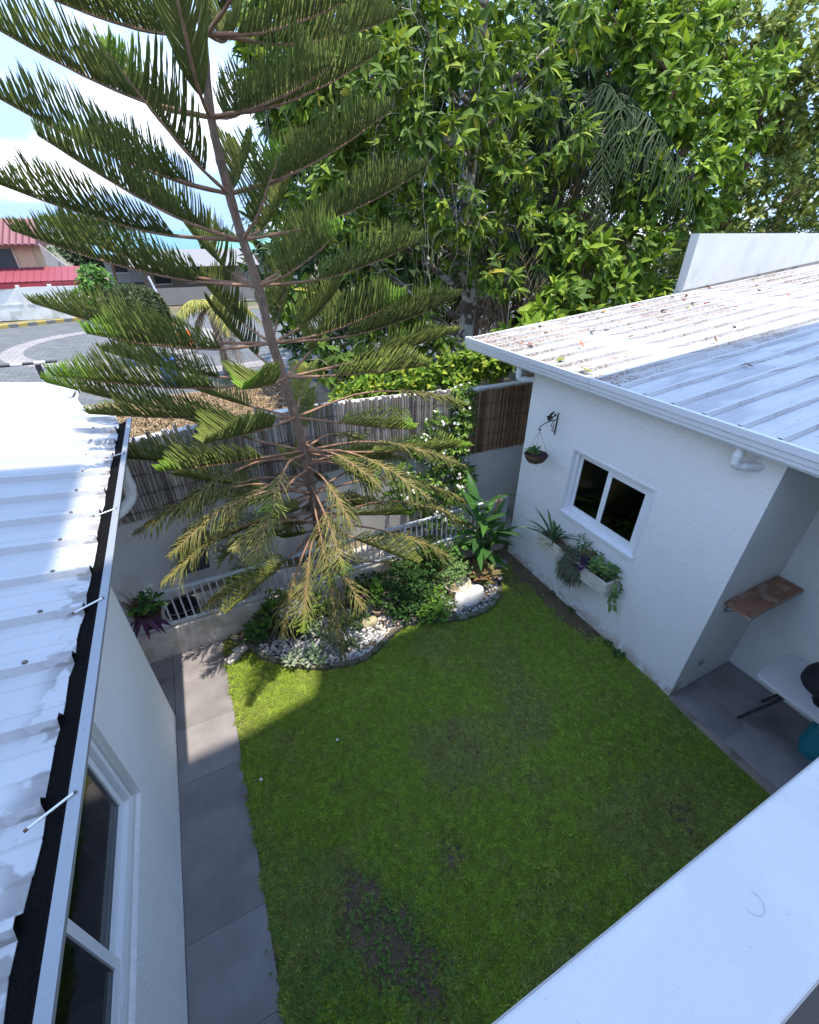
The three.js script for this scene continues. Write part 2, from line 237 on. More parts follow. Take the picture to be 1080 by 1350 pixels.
  // white pvc outlet under the far end of the gutter
  const dp = part('downpipe', [rod([-0.835, 2.60, -4.62], [-0.835, 2.38, -4.62], 0.05, 16), tube([[-0.835, 2.42, -4.62], [-0.85, 2.28, -4.60], [-0.95, 2.20, -4.5], [-1.08, 2.17, -4.42]], 0.05, 14, 14)], pvcWhite, leftHouse); part('collar', norm(new THREE.CylinderGeometry(0.058, 0.058, 0.06, 16).translate(-0.835, 2.40, -4.62)), pvcWhite, dp);
}

// ---------------------------------------------------------------- annex on the right
const annex = thing('garden_annex', 'white stucco annex with sliding window, window boxes below and a ribbed metal roof', 'building');
{
  const X = 4.03;
  // the lawn-side wall, with splashes of earth near its foot
  const splash = tex(1024, [3.1, 3.1], (u, v) => { const y = v * 3.1, n = tfbm(u, v, 9, 23, 6), sp = tnoise(u * 260, v * 260, 260, 4), st = clamp(step(0.30 + 0.5 * (n - 0.5), 0.0, y)) * step(0.42, 0.62, tfbm(u, v, 40, 6, 3) + 0.12), c = 0.92 + 0.12 * tfbm(u, v, 5, 12, 5) - (sp > 0.955 ? 0.14 : 0); return mul(mixc([0.86, 0.85, 0.825], [0.44, 0.29, 0.18], st * 0.62), c); });
  const lawnWall = M([1, 1, 1], 0.92, { map: splash, bumpMap: stuccoBump, bumpScale: 0.006 });
  const hole = rect(-3.55, -2.41, 1.36, 2.23);
  part('wall', wallX(X, 0.14, rect(-4.48, -1.45, 0, 3.10), [hole]), lawnWall, annex);
  part('wall', box(X + 0.14, 9, 0, 3.10, -4.48, -4.34), stucco, annex);
  part('wall', box(X + 0.14, 5.27, 0, 3.11, -1.59, -1.45), stucco, annex);
  part('wall', box(5.13, 5.27, 0, 3.22, -1.45, 2.6), stucco, annex);
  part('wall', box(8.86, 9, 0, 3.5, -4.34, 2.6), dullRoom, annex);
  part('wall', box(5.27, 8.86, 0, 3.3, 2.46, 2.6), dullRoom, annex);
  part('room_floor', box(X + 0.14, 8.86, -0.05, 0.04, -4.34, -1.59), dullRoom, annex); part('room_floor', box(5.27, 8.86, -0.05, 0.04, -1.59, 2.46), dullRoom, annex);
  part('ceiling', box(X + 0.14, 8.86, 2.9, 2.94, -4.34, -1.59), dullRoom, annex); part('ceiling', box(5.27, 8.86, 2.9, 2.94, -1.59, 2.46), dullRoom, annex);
  // window set back in its opening
  const w = part('window', [box(X + 0.045, X + 0.11, 1.36, 1.405, -3.55, -2.41), box(X + 0.045, X + 0.11, 2.185, 2.23, -3.55, -2.41), box(X + 0.045, X + 0.11, 1.405, 2.185, -3.55, -3.505), box(X + 0.045, X + 0.11, 1.405, 2.185, -2.455, -2.41)], frameWhite, annex);
  const sash = (z0, z1, x, f = 0.06) => { const s = part('sash', [box(x, x + 0.025, 1.407, 1.407 + f, z0, z1), box(x, x + 0.025, 2.183 - f, 2.183, z0, z1), box(x, x + 0.025, 1.407 + f, 2.183 - f, z0, z0 + f), box(x, x + 0.025, 1.407 + f, 2.183 - f, z1 - f, z1)], frameWhite, w); part('pane', box(x + 0.010, x + 0.015, 1.407 + f, 2.183 - f, z0 + f, z1 - f), glass, s); };
  sash(-3.50, -2.98, X + 0.078, 0.045); sash(-3.04, -2.458, X + 0.05, 0.065);
  part('sill', rbox(X - 0.03, X + 0.044, 1.325, 1.364, -3.58, -2.38, 0.006), frameWhite, w);
  part('trim', [box(X - 0.006, X + 0.02, 2.232, 2.256, -3.575, -2.385), box(X - 0.006, X + 0.02, 1.362, 2.232, -2.408, -2.385), box(X - 0.006, X + 0.02, 1.362, 2.232, -3.575, -3.552)], whitePaint, w);
  // roof sheets rising towards +x
  const slope = 0.085, W = 0.9, len = 12.2;
  // grime lies in the pans between the ribs, thick towards the trees; the rib tops stay cleaner
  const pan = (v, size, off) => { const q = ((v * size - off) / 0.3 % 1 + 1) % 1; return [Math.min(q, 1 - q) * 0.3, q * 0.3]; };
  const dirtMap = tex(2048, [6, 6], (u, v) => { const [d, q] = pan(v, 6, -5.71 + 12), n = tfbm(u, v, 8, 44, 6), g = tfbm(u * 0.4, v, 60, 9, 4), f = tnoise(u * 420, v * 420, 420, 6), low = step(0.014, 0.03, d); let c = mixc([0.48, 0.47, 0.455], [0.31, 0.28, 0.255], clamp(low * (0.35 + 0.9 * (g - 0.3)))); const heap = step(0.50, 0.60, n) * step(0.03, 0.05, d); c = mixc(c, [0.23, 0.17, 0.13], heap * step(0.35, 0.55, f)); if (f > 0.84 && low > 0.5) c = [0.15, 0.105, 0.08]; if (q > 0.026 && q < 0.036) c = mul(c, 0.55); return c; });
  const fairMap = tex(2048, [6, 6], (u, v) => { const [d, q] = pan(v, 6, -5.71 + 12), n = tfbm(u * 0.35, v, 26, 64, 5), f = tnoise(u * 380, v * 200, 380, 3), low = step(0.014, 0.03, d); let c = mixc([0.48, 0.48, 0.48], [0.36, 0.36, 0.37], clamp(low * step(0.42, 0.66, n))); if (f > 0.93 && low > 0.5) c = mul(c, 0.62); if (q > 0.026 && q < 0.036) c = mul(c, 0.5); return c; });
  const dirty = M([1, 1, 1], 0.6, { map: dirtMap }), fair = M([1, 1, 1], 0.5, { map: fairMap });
  for (let k = 0; k < 8; k++) {
    const z0 = -5.78 + k * W, P = roofPanel(len, W + 0.02, slope, [0.07, 0.37, 0.67], [0.17, 0.27, 0.47, 0.57, 0.77], 0.036, 0.028, 0.056);
    const g = extr(P.s, len), p = g.attributes.position;
    for (let i = 0; i < p.count; i++) { const zz = p.getX(i), yy = p.getY(i), l = p.getZ(i); p.setXYZ(i, 3.845 + l, 3.165 + l * slope + yy + 0.0012 * (k % 2), z0 + zz); }
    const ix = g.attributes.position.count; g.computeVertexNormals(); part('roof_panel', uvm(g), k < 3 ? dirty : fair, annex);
  }
  // stepped fascia gutter in two lengths
  const prof = poly([[3.90, 3.03], [3.815, 3.03], [3.800, 3.055], [3.800, 3.085], [3.790, 3.092], [3.790, 3.135], [3.776, 3.142], [3.776, 3.20], [3.80, 3.205], [3.812, 3.198], [3.812, 3.06], [3.90, 3.06]]);
  for (const [a, b] of [[-5.80, -3.352], [-3.347, 1.5]]) part('gutter', uvm(extr(prof, b - a).translate(0, 0, a)), M([0.66, 0.67, 0.68], 0.4), annex);
  part('gutter_cap', uvm(extr(poly([[3.90, 3.03], [3.815, 3.03], [3.776, 3.12], [3.776, 3.20], [3.90, 3.20]]), 0.012).translate(0, 0, -5.815)), whitePaint, annex);
  part('rake_trim', uvm(extr(poly([[3.90, 3.03], [16, 4.05], [16, 4.22], [3.90, 3.19]]), 0.02).translate(0, 0, -5.80)), whitePaint, annex);
  part('soffit', [box(3.90, X + 0.001, 3.064, 3.075, -5.78, 1.5)], M([0.62, 0.62, 0.6], 0.8), annex);
  part('soffit', [box(X, 9, 3.08, 3.09, -5.78, -4.48)], M([0.62, 0.62, 0.6], 0.8), annex);
  part('soffit', [box(X, 5.13, 3.10, 3.11, -1.45, 1.5)], M([0.62, 0.62, 0.6], 0.8), annex);
  for (const z of [-4.60, -1.74]) { const d = part('gutter_elbow', [tube([[3.87, 3.04, z], [3.87, 2.93, z], [3.872, 2.885, z], [3.90, 2.862, z + 0.015], [3.95, 2.862, z + 0.05], [4.06, 2.868, z + 0.13]], 0.036, 24, 14)], pvcWhite, annex); part('collar', norm(new THREE.CylinderGeometry(0.042, 0.042, 0.03, 16).translate(3.87, 2.955, z)), pvcWhite, d); part('collar', rod([3.925, 2.861, z + 0.032], [3.95, 2.861, z + 0.052], 0.042, 16), pvcWhite, d); }
  part('wall_cap', [box(8.36, 17, 3.42, 4.49, -5.9, -5.74)], M([1, 1, 1], 0.9, { map: plasterMap, bumpMap: stuccoBump, bumpScale: 0.003 }), annex, 'plain white parapet wall rising above the roof');
  part('wall_flashing', [extr(poly([[8.37, 3.52], [17, 4.255], [17, 4.40], [8.37, 3.62]]), 0.008).translate(0, 0, -5.738)].map(uvm), M([0.5, 0.49, 0.46], 0.8, { map: concMap }), annex);
}

// ---------------------------------------------------------------- the house the balcony belongs to
const mainHouse = thing('balcony_house', 'tall white house with a broad painted balcony parapet above the lawn', 'house');
{
  const capMap = tex(1024, 1.3, (u, v) => { const n = tfbm(u, v, 5, 88, 6), sp = tnoise(u * 240, v * 240, 240, 8), st = step(0.60, 0.72, tfbm(u, v, 9, 19, 5)); return mul([0.52, 0.52, 0.515], 0.93 + 0.10 * n - st * 0.05 - (sp > 0.968 ? 0.28 : 0)); });
  part('parapet', rbox(-3.2, 6.2, 2.55, 3.46, -0.072, 0.132, 0.012, 3), M([1, 1, 1], 0.6, { map: capMap, bumpMap: stuccoBump, bumpScale: 0.0012 }), mainHouse, 'smooth pale painted balcony parapet with a faint ring mark');
  part('ring_mark', norm(new THREE.TorusGeometry(0.019, 0.0009, 5, 40, 3.6).rotateX(Math.PI / 2).rotateY(0.5).translate(0.692, 3.4605, 0.020)), M([0.46, 0.46, 0.45], 0.3), mainHouse, 'thin pale ring left on the parapet');
  part('balcony_slab', box(-3.2, 6.2, 2.30, 2.54, -0.06, 3.2), M([0.10, 0.085, 0.075], 0.8), mainHouse);
  part('wall', box(-3.2, 6.2, 0, 2.30, 0.9, 1.1), stucco, mainHouse);
  part('wall', box(-8, 9, 2.54, 5.4, 3.2, 3.4), stucco, mainHouse);
  part('wall', box(-4.4, -4.2, 2.9, 5.2, -2.9, 3.2), stucco, mainHouse);
  // the flat sun canopy over balcony and lawn, on posts
  const out = poly([[-4.6, 3.16], [-0.10, 3.16], [-0.10, 1.40], [0.69, 1.44], [1.56, 1.58], [1.74, 1.96], [4.0, 2.0], [4.7, 2.09], [8.4, 1.97], [10, 1.95], [10, -2.1], [-4.6, -2.1]]);
  const cano = part('canopy_roof', uvm(extr(out, 0.12).rotateX(-Math.PI / 2).translate(0, 14, 0)), M([0.72, 0.73, 0.74], 0.6, { map: metalMap }), mainHouse);
  for (const [x, z] of [[-4.4, 1.9], [-0.9, 1.9], [4.4, 1.9], [9.8, 1.9], [-4.4, -3.0]]) part('canopy_post', rbox(x - 0.09, x + 0.09, 2.5, 14, z - 0.09, z + 0.09, 0.01), whitePaint, cano);
}

// ---------------------------------------------------------------- garden kerb wall, railing, boundary wall, bamboo
single('garden_kerb_wall', 'low stained concrete kerb wall carrying the pale metal railing', 'wall', [rbox(-2.4, 4.028, -0.05, 0.44, -4.72, -4.6, 0.012)], M([1, 1, 1], 0.95, { map: tex(512, 1.3, (u, v) => { const n = tfbm(u, v, 5, 141, 6), st = step(0.48, 0.62, tfbm(u * 1, v, 8, 57, 6)), sp = tnoise(u * 130, v * 130, 130, 2); return mul(mixc([0.60, 0.56, 0.50], [0.40, 0.33, 0.25], st * 0.5), 0.74 + 0.3 * n + 0.1 * (sp - 0.5)); }), bumpMap: stuccoBump, bumpScale: 0.006 }));
{
  const rail = thing('metal_railing', 'pale grey metal railing with upright bars on the low kerb wall', 'railing', [0, 0.44, -4.66]);
  const railPaint = M([0.50, 0.53, 0.56], 0.45);
  part('top_rail', rbox(-1.34, 4.02, 0.52, 0.55, -0.02, 0.02, 0.004), railPaint, rail); part('bottom_rail', rbox(-1.34, 4.02, 0.02, 0.055, -0.02, 0.02, 0.004), railPaint, rail);
  const bar = rbox(-0.009, 0.009, 0.055, 0.52, -0.009, 0.009, 0.002, 1), post = rbox(-0.02, 0.02, 0, 0.55, -0.021, 0.021, 0.003, 1);
  for (let x = -1.30; x < 4.0; x += 0.086) { const m = part('bar', bar, railPaint, rail); m.position.x = x; }
  for (const x of [-1.34, 0.45, 2.2, 4.0]) { const m = part('post', post, railPaint, rail); m.position.x = x; }
}
const wallLine = [[-4.5, -5.5], [-1.25, -5.72], [-0.4, -5.86], [0.5, -5.97], [1.5, -5.99], [2.7, -5.86], [3.7, -5.70], [5.4, -5.62], [9, -5.66]];
const wallCurve = new THREE.CatmullRomCurve3(wallLine.map(([x, z]) => V(x, 0, z)), false, 'catmullrom', 0.4);
{
  const N = 120, outer = [], inner = []; for (let i = 0; i <= N; i++) { const p = wallCurve.getPoint(i / N), t = wallCurve.getTangent(i / N); outer.push([p.x - t.z * 0.0, -(p.z)]); inner.push([p.x + t.z * 0.14, -(p.z - t.x * 0.14)]); }
  single('boundary_wall', 'curving white plastered boundary wall behind the railing with bamboo on its upper half', 'wall', uvm(extr(poly([...outer, ...inner.reverse()]), 2.42).rotateX(-Math.PI / 2)), M([1, 1, 1], 0.92, { map: plasterMap, bumpMap: stuccoBump, bumpScale: 0.003 }));
}
{
  // bamboo: each stick a mesh of its own; four grey weathered shapes and three brown ones
  const stickGeo = (seed, h) => { const r = rng(seed), pts = [], n = 4; let y = 0; for (let i = 0; i <= n; i++) { const rr = 0.0175 + 0.003 * r(); pts.push([rr * 0.9, y]); if (i < n) { pts.push([rr, y + 0.4 * h / n]); y += h / n; pts.push([rr * 1.16, y - 0.006]); } } pts.push([0.0001, y]); return lathe([[0.0001, 0], ...pts], 6); };
  const geos = [1, 2, 3, 4].map(s => stickGeo(s * 7, 1)), stickTex = (a, b, s) => M([1, 1, 1], 0.85, { map: tex(128, 1, (u, v) => mul(mixc(a, b, tfbm(u, v, 6, s, 5)), 0.6 + 0.7 * tnoise(u * 64, v * 10, 64, s))) });
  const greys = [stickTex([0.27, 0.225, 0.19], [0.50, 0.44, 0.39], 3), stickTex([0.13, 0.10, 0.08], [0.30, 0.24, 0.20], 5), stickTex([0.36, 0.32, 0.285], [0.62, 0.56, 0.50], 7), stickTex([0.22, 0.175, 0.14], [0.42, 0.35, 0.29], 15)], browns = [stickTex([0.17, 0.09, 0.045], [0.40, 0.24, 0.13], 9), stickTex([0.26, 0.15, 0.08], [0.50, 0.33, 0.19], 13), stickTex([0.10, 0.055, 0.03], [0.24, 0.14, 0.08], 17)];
  const wire = M([0.03, 0.025, 0.02], 0.8);
  const len = wallCurve.getLength();
  function panel(x0, x1, label, mats, gap, y0, topFn, seed, lean) {
    const f = thing('bamboo_fence', label, 'bamboo fence', [0, 0, 0], 0), r = rng(seed), pts = []; let k = 0;
    for (let s = 0; s <= 1; s += gap / len) {
      const u = s, p = wallCurve.getPointAt(u), t = wallCurve.getTangentAt(u); if (p.x < x0 || p.x > x1) continue;
      const q = V(p.x - t.z * 0.022, 0, p.z + t.x * 0.022); pts.push(q);
      if (r() < 0.05 * lean) continue;
      const b = y0 + 0.02 * (r() - 0.5), h = topFn(p.x) - b + 0.09 * lean * (r() - 0.6), m = part('bamboo_stick', geos[k++ % 4], mats[Math.floor(r() * mats.length)], f);
      m.position.set(q.x + 0.004 * (r() - 0.5), b, q.z + 0.006 * (r() - 0.5)); m.scale.set(0.85 + 0.35 * r(), h, 0.85 + 0.35 * r()); m.rotation.set(0.012 * lean * (r() - 0.5), r() * 6, 0.05 * lean * (r() - 0.5));
    }
    for (const y of [0.12, 0.33, 0.60, 0.86]) part('wire', tube(pts.filter((_, i) => i % 4 === 0).map(q => V(q.x - 0.002, y0 + y + 0.012 * Math.sin(q.x * 9 + y * 7), q.z + 0.02)), 0.003 + 0.0018 * lean, 40, 4), wire, f);
    return f;
  }
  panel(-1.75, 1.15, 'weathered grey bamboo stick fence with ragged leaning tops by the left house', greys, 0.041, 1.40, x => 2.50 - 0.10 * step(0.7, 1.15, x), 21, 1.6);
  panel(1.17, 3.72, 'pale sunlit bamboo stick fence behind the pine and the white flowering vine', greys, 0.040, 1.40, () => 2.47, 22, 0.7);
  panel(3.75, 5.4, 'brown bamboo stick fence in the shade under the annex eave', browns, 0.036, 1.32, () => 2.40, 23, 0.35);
}
// ---------------------------------------------------------------- the Norfolk pine in the bed
const pineBranches = [[0.68,5.72,-4.7,-0.29,5.68,-4.31,0,0],[0.68,5.72,-4.7,1.66,5.94,-4.46,0,0],[0.68,5.72,-4.7,2.5,6.21,-5.36,0,0],[0.59,5.26,-4.7,-0.67,5.66,-4.88,0,0],[0.59,5.26,-4.7,1.36,5.47,-4.01,0,0],[0.59,5.26,-4.7,2.06,5.79,-4.8,0,0],[0.63,4.78,-4.7,-0,5.38,-3.89,0,1],[0.63,4.78,-4.7,-0.78,5.3,-4.8,0,0],[0.63,4.78,-4.7,2.08,5.4,-4.6,0,0],[0.66,4.45,-4.7,-0.53,5.04,-4.4,0,0],[0.66,4.45,-4.7,-1.05,4.85,-5.13,0,0],[0.66,4.45,-4.7,2.44,5.01,-4.64,0,0],[0.66,4.45,-4.7,0.96,5,-4.14,0,1],[0.73,4.09,-4.7,-0.92,4.52,-4.64,0,0],[0.73,4.09,-4.7,-0.81,4.57,-5.45,0,1],[0.73,4.09,-4.7,1.34,4.52,-3.97,0,1],[0.73,4.09,-4.7,2.6,4.45,-4.96,0,0],[0.78,3.58,-4.7,-1.21,3.94,-5.72,0,0],[0.78,3.58,-4.7,-0.63,3.88,-4.13,0,1],[0.78,3.58,-4.7,1.82,3.95,-5.64,0,0],[0.78,3.58,-4.7,1.91,4,-4,0,1],[0.78,3.58,-4.7,3.03,3.87,-4.86,0,0],[0.86,3.23,-4.7,-0.79,3.46,-5.73,0,0],[0.86,3.23,-4.7,-0.98,3.57,-4.31,0,1],[0.86,3.23,-4.7,0.28,3.58,-3.25,1,1],[0.86,3.23,-4.7,2.98,3.5,-4.77,1,0],[0.86,3.23,-4.7,2.23,3.34,-4.09,1,0],[0.9,2.79,-4.7,-1.21,3.37,-5,0,1],[0.9,2.79,-4.7,-0.88,3.2,-4.45,1,0],[0.9,2.79,-4.7,3.11,2.59,-4.7,2,1],[0.9,2.79,-4.7,1.99,2.72,-3.96,1,1],[0.9,2.79,-4.7,-0.05,3.31,-3.06,1,0],[0.95,2.38,-4.7,-0.46,2.78,-3.95,1,1],[0.95,2.38,-4.7,-0.86,2.59,-4.89,0,0],[0.95,2.38,-4.7,3.3,1.93,-4.78,1,1],[0.95,2.38,-4.7,2.9,1.94,-4.29,2,0],[0.95,2.38,-4.7,1.49,2.25,-3.77,2,0],[0.98,1.8,-4.7,-0.91,1.93,-4.5,2,0],[0.98,1.8,-4.7,-0.6,1.97,-3.86,2,0],[0.98,1.8,-4.7,0.47,1.75,-4.4,1,1],[0.98,1.8,-4.7,3.34,1.01,-4.7,2,0],[0.98,1.8,-4.7,2.38,1.53,-5.51,2,0],[0.99,1.35,-4.7,-0.82,1.36,-4.32,2,0],[0.99,1.35,-4.7,-0.05,1.9,-3.82,2,0],[0.99,1.35,-4.7,3.21,0.77,-4.47,2,0],[0.99,1.35,-4.7,2.63,0.66,-4.1,2,0],[0.99,1.35,-4.7,0.43,0.62,-3.69,2,1],[1.04,0.64,-4.7,-0.52,0.96,-4.19,2,0],[0.99,1.35,-4.7,0.2,0.5,-3.85,2,0],[0.99,1.35,-4.7,0.8,0.32,-3.42,2,0],[1.04,0.64,-4.7,1.43,-0.13,-4.26,2,0],[1.04,0.64,-4.7,2.63,0.17,-4.3,2,0]];
class Tubes { // many thin tapering tubes with their own colours, gathered into one geometry
  constructor() { this.p = []; this.c = []; this.i = []; }
  add(pts, rad, col, sides = 4) {
    const base = this.p.length / 3, n = pts.length; let T = new THREE.Vector3(), A = new THREE.Vector3(), B = new THREE.Vector3();
    for (let k = 0; k < n; k++) {
      T.subVectors(pts[Math.min(n - 1, k + 1)], pts[Math.max(0, k - 1)]).normalize();
      if (k === 0) { A.set(0.31, 0.9, 0.27); A.addScaledVector(T, -A.dot(T)).normalize(); } else A.addScaledVector(T, -A.dot(T)).normalize();
      B.crossVectors(T, A);
      for (let s = 0; s < sides; s++) { const a = (s + 0.5 * (k % 2)) / sides * 6.2832, x = Math.cos(a) * rad[k], y = Math.sin(a) * rad[k]; this.p.push(pts[k].x + A.x * x + B.x * y, pts[k].y + A.y * x + B.y * y, pts[k].z + A.z * x + B.z * y); const c = col[k]; this.c.push(c[0], c[1], c[2]); }
      if (k) for (let s = 0; s < sides; s++) { const a = base + (k - 1) * sides + s, b = base + (k - 1) * sides + (s + 1) % sides; this.i.push(a, b, a + sides, b, b + sides, a + sides); }
    }
  }
  geo() { const g = new THREE.BufferGeometry(); g.setAttribute('position', new THREE.Float32BufferAttribute(this.p, 3)); g.setAttribute('color', new THREE.Float32BufferAttribute(this.c, 3)); g.setIndex(this.i); g.computeVertexNormals(); return g; }
}
const pineNeedles = MP([1, 1, 1], 0.9, { vertexColors: true, specularIntensity: 0.2, transmission: 0.15, thickness: 0, side: THREE.DoubleSide }), pineWood = M([1, 1, 1], 0.95, { map: barkMap, bumpMap: barkMap, bumpScale: 0.006, color: lin(1.45, 1.25, 1.1) });
{
  const pine = thing('norfolk_pine', 'tall layered pine with tiered feathery branches growing from the pebble bed', 'tree', [1.04, 0, -4.7]);
  const O = V(1.04, 0, -4.7), R = rng(404);
  const tp = [[1.06, -0.05], [1.03, 0.35], [0.99, 1.0], [0.98, 1.5], [0.95, 2.23], [0.91, 2.7], [0.83, 3.29], [0.78, 3.6], [0.74, 4.08], [0.67, 4.49], [0.63, 4.81], [0.60, 5.26], [0.65, 5.72], [0.70, 6.3], [0.73, 7.2], [0.74, 8.1]].map(([x, y]) => V(x - O.x, y, 0));
  const tc = new THREE.CatmullRomCurve3(tp), n = 90, tb = new Tubes(), pts = [], rad = [], col = [];
  for (let i = 0; i <= n; i++) { const u = i / n, p = tc.getPoint(u), y = p.y; pts.push(p); rad.push((y < 0.5 ? 0.09 - 0.04 * y : lerp(0.062, 0.011, Math.pow(clamp((y - 0.5) / 7.6), 1.25))) * (0.93 + 0.14 * R())); col.push([1, 1, 1]); }
  tb.add(pts, rad, col, 12); const tg = tb.geo(); { const p = tg.attributes.position, uv = []; for (let i = 0; i < p.count; i++) uv.push((i % 12) / 12 * 0.5, p.getY(i)); tg.setAttribute('uv', new THREE.Float32BufferAttribute(uv, 2)); tg.deleteAttribute('color'); }
  part('trunk', tg, bark, pine);
  const all = pineBranches.map(b => b.slice());
  // the far side of each tier and the tiers above, which complete the tree
  const tiers = [[0.68, 5.72, [75, 235, 290]], [0.59, 5.26, [100, 240, 300]], [0.63, 4.78, [230, 285, 320]], [0.66, 4.45, [240, 300]], [0.73, 4.09, [255, 305]], [0.78, 3.58, [255, 290]], [0.86, 3.23, [255, 310]], [0.90, 2.79, [235, 290]], [0.95, 2.38, [230, 285]], [0.98, 1.80, [215, 270]]];
  for (const [x, y, az] of tiers) for (const a of az) { const L = 1.25 + 0.16 * clamp(6 - y, 0, 3) + 0.25 * R(), q = a * Math.PI / 180; all.push([x, y, -4.7, x + Math.cos(q) * L, y + 0.4 * L * (y > 3 ? 0.8 : 0.15), -4.7 + Math.sin(q) * L, y > 2.9 ? 0 : 1, 0]); }
  for (const [x, y, L] of [[0.71, 6.2, 1.0], [0.72, 6.65, 0.85], [0.735, 7.1, 0.65], [0.74, 7.6, 0.42]]) for (let k = 0; k < 5; k++) { const q = k * 1.2566 + y * 2; all.push([x, y, -4.7, x + Math.cos(q) * L, y + 0.45 * L, -4.7 + Math.sin(q) * L, 0, 0]); }
  for (let k = 0; k < 38; k++) { const y = 0.75 + 1.75 * R(), q = R() * 6.2832, L = 0.75 + 0.8 * R(), x = 1.02 - 0.03 * y; all.push([x, y, -4.7, x + Math.cos(q) * L, Math.max(0.3, y - 0.12 - 0.35 * R()), -4.7 + Math.sin(q) * L * (Math.sin(q) < 0 ? 0.6 : 1), R() < 0.5 ? 2 : 1, R() < 0.35 ? 1 : 0]); }
  const up = V(0, 1, 0);
  all.forEach(([bx, by, bz, tx, ty, tz, type, green], bi) => {
    const b = V(bx - O.x, by, bz - O.z), t = V(tx - O.x, ty, tz - O.z), L = b.distanceTo(t), flat = V(t.x - b.x, 0, t.z - b.z).normalize();
    const sag = type === 2 ? 0.06 + 0.12 * R() : type === 1 ? -0.015 : -0.05;
    const c1 = b.clone().lerp(t, 0.36).add(V(0, sag * L, 0)).add(V((R() - 0.5) * 0.05, 0, (R() - 0.5) * 0.05)), c2 = b.clone().lerp(t, 0.72).add(V(0, sag * L * 0.8, 0));
    const cv = new THREE.CatmullRomCurve3([b, c1, c2, t]), bt = new Tubes(), bp = [], br = [], bc = [];
    for (let i = 0; i <= 14; i++) { bp.push(cv.getPoint(i / 14)); br.push(lerp(0.0165, 0.0045, i / 14) * (0.9 + 0.2 * R())); bc.push([1, 1, 1]); }
    bt.add(bp, br, bc, 6); const bg = bt.geo(); { const p = bg.attributes.position, uv = []; for (let i = 0; i < p.count; i++) uv.push((i % 6) * 0.08, Math.floor(i / 6) * 0.12); bg.setAttribute('uv', new THREE.Float32BufferAttribute(uv, 2)); bg.deleteAttribute('color'); }
    const branch = part('branch', bg, pineWood, pine);
    const f = new Tubes(), gap = type === 2 ? 0.021 : 0.020, start = type === 2 ? 0.40 + 0.16 * R() : type === 1 ? 0.34 : clamp(0.24 + 0.06 * (5 - by), 0.14, 0.36), nb = Math.round(L * (1 - start) / gap), tone = 0.8 + 0.4 * R();
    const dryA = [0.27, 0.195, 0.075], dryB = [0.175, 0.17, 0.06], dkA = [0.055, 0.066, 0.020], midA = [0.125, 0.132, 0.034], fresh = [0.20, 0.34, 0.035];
    for (let k = 0; k <= nb; k++) for (const s of [-1, 1]) {
      const w = clamp(start + (1 - start) * (k + 0.35 * (R() - 0.5)) / nb), p = cv.getPoint(w), T = cv.getTangent(w), S = new THREE.Vector3().crossVectors(T, up).normalize().multiplyScalar(s), U = new THREE.Vector3().crossVectors(S, T).multiplyScalar(s).normalize(); if (U.y < 0) U.negate();
      const q = (w - start) / (1 - start), prof = (0.62 + 0.38 * step(0, 0.35, q)) * (1 - 0.72 * step(0.5, 1.0, q));
      let len = (type === 2 ? 0.32 : type === 1 ? 0.31 : 0.38) * prof * (0.86 + 0.28 * R()); if (type === 0 && by > 5.6) len *= 0.9; if (type === 2) { len *= 0.7 + 0.7 * R(); if (R() < 0.08) continue; } else if (R() < 0.03) continue;
      const ro = () => (R() - 0.5) * 0.18;
      const d = V(0, 0, 0), e = V(0, 0, 0);
      if (type === 2) { d.addScaledVector(T, 0.8 + 3 * ro()).addScaledVector(S, 0.60 + 3 * ro()).addScaledVector(U, 0.32 + 3 * ro()); e.addScaledVector(T, 0.32 + 3 * ro()).addScaledVector(S, 0.26 + 3 * ro()).add(V(0, -1.0 + 1.5 * q * green + 4 * ro(), 0)); }
      else { d.addScaledVector(T, 0.50 + ro()).addScaledVector(S, 0.62 + ro()).addScaledVector(U, 0.55 + ro()); e.addScaledVector(T, 0.50 + ro()).addScaledVector(S, type ? 0.4 : 0.22).addScaledVector(U, type ? 0.55 : 0.95 + ro()); }
      d.normalize(); e.normalize();
      const P0 = p, P1 = p.clone().addScaledVector(d, len * 0.5), P2 = P1.clone().addScaledVector(e, len * 0.55), ps = [], rs = [], cs = [], m = 6, freshness = clamp(green * step(0.62, 0.95, q) + (type === 2 ? 0.14 : 0.10) * R());
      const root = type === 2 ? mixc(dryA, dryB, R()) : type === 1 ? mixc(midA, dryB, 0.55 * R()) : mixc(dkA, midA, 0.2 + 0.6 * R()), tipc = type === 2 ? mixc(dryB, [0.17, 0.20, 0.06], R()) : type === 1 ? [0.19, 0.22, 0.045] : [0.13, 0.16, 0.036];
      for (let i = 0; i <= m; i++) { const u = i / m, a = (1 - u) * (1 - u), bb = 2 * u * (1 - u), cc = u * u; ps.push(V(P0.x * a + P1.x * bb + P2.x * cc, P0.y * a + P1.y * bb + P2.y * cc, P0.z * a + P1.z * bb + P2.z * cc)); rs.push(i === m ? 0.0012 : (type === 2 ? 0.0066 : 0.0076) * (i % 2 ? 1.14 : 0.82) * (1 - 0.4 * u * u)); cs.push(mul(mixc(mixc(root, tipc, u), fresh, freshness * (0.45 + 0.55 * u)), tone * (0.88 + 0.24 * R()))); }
      f.add(ps, rs, cs, 4);
    }
    part('foliage', f.geo(), pineNeedles, branch);
  });
}
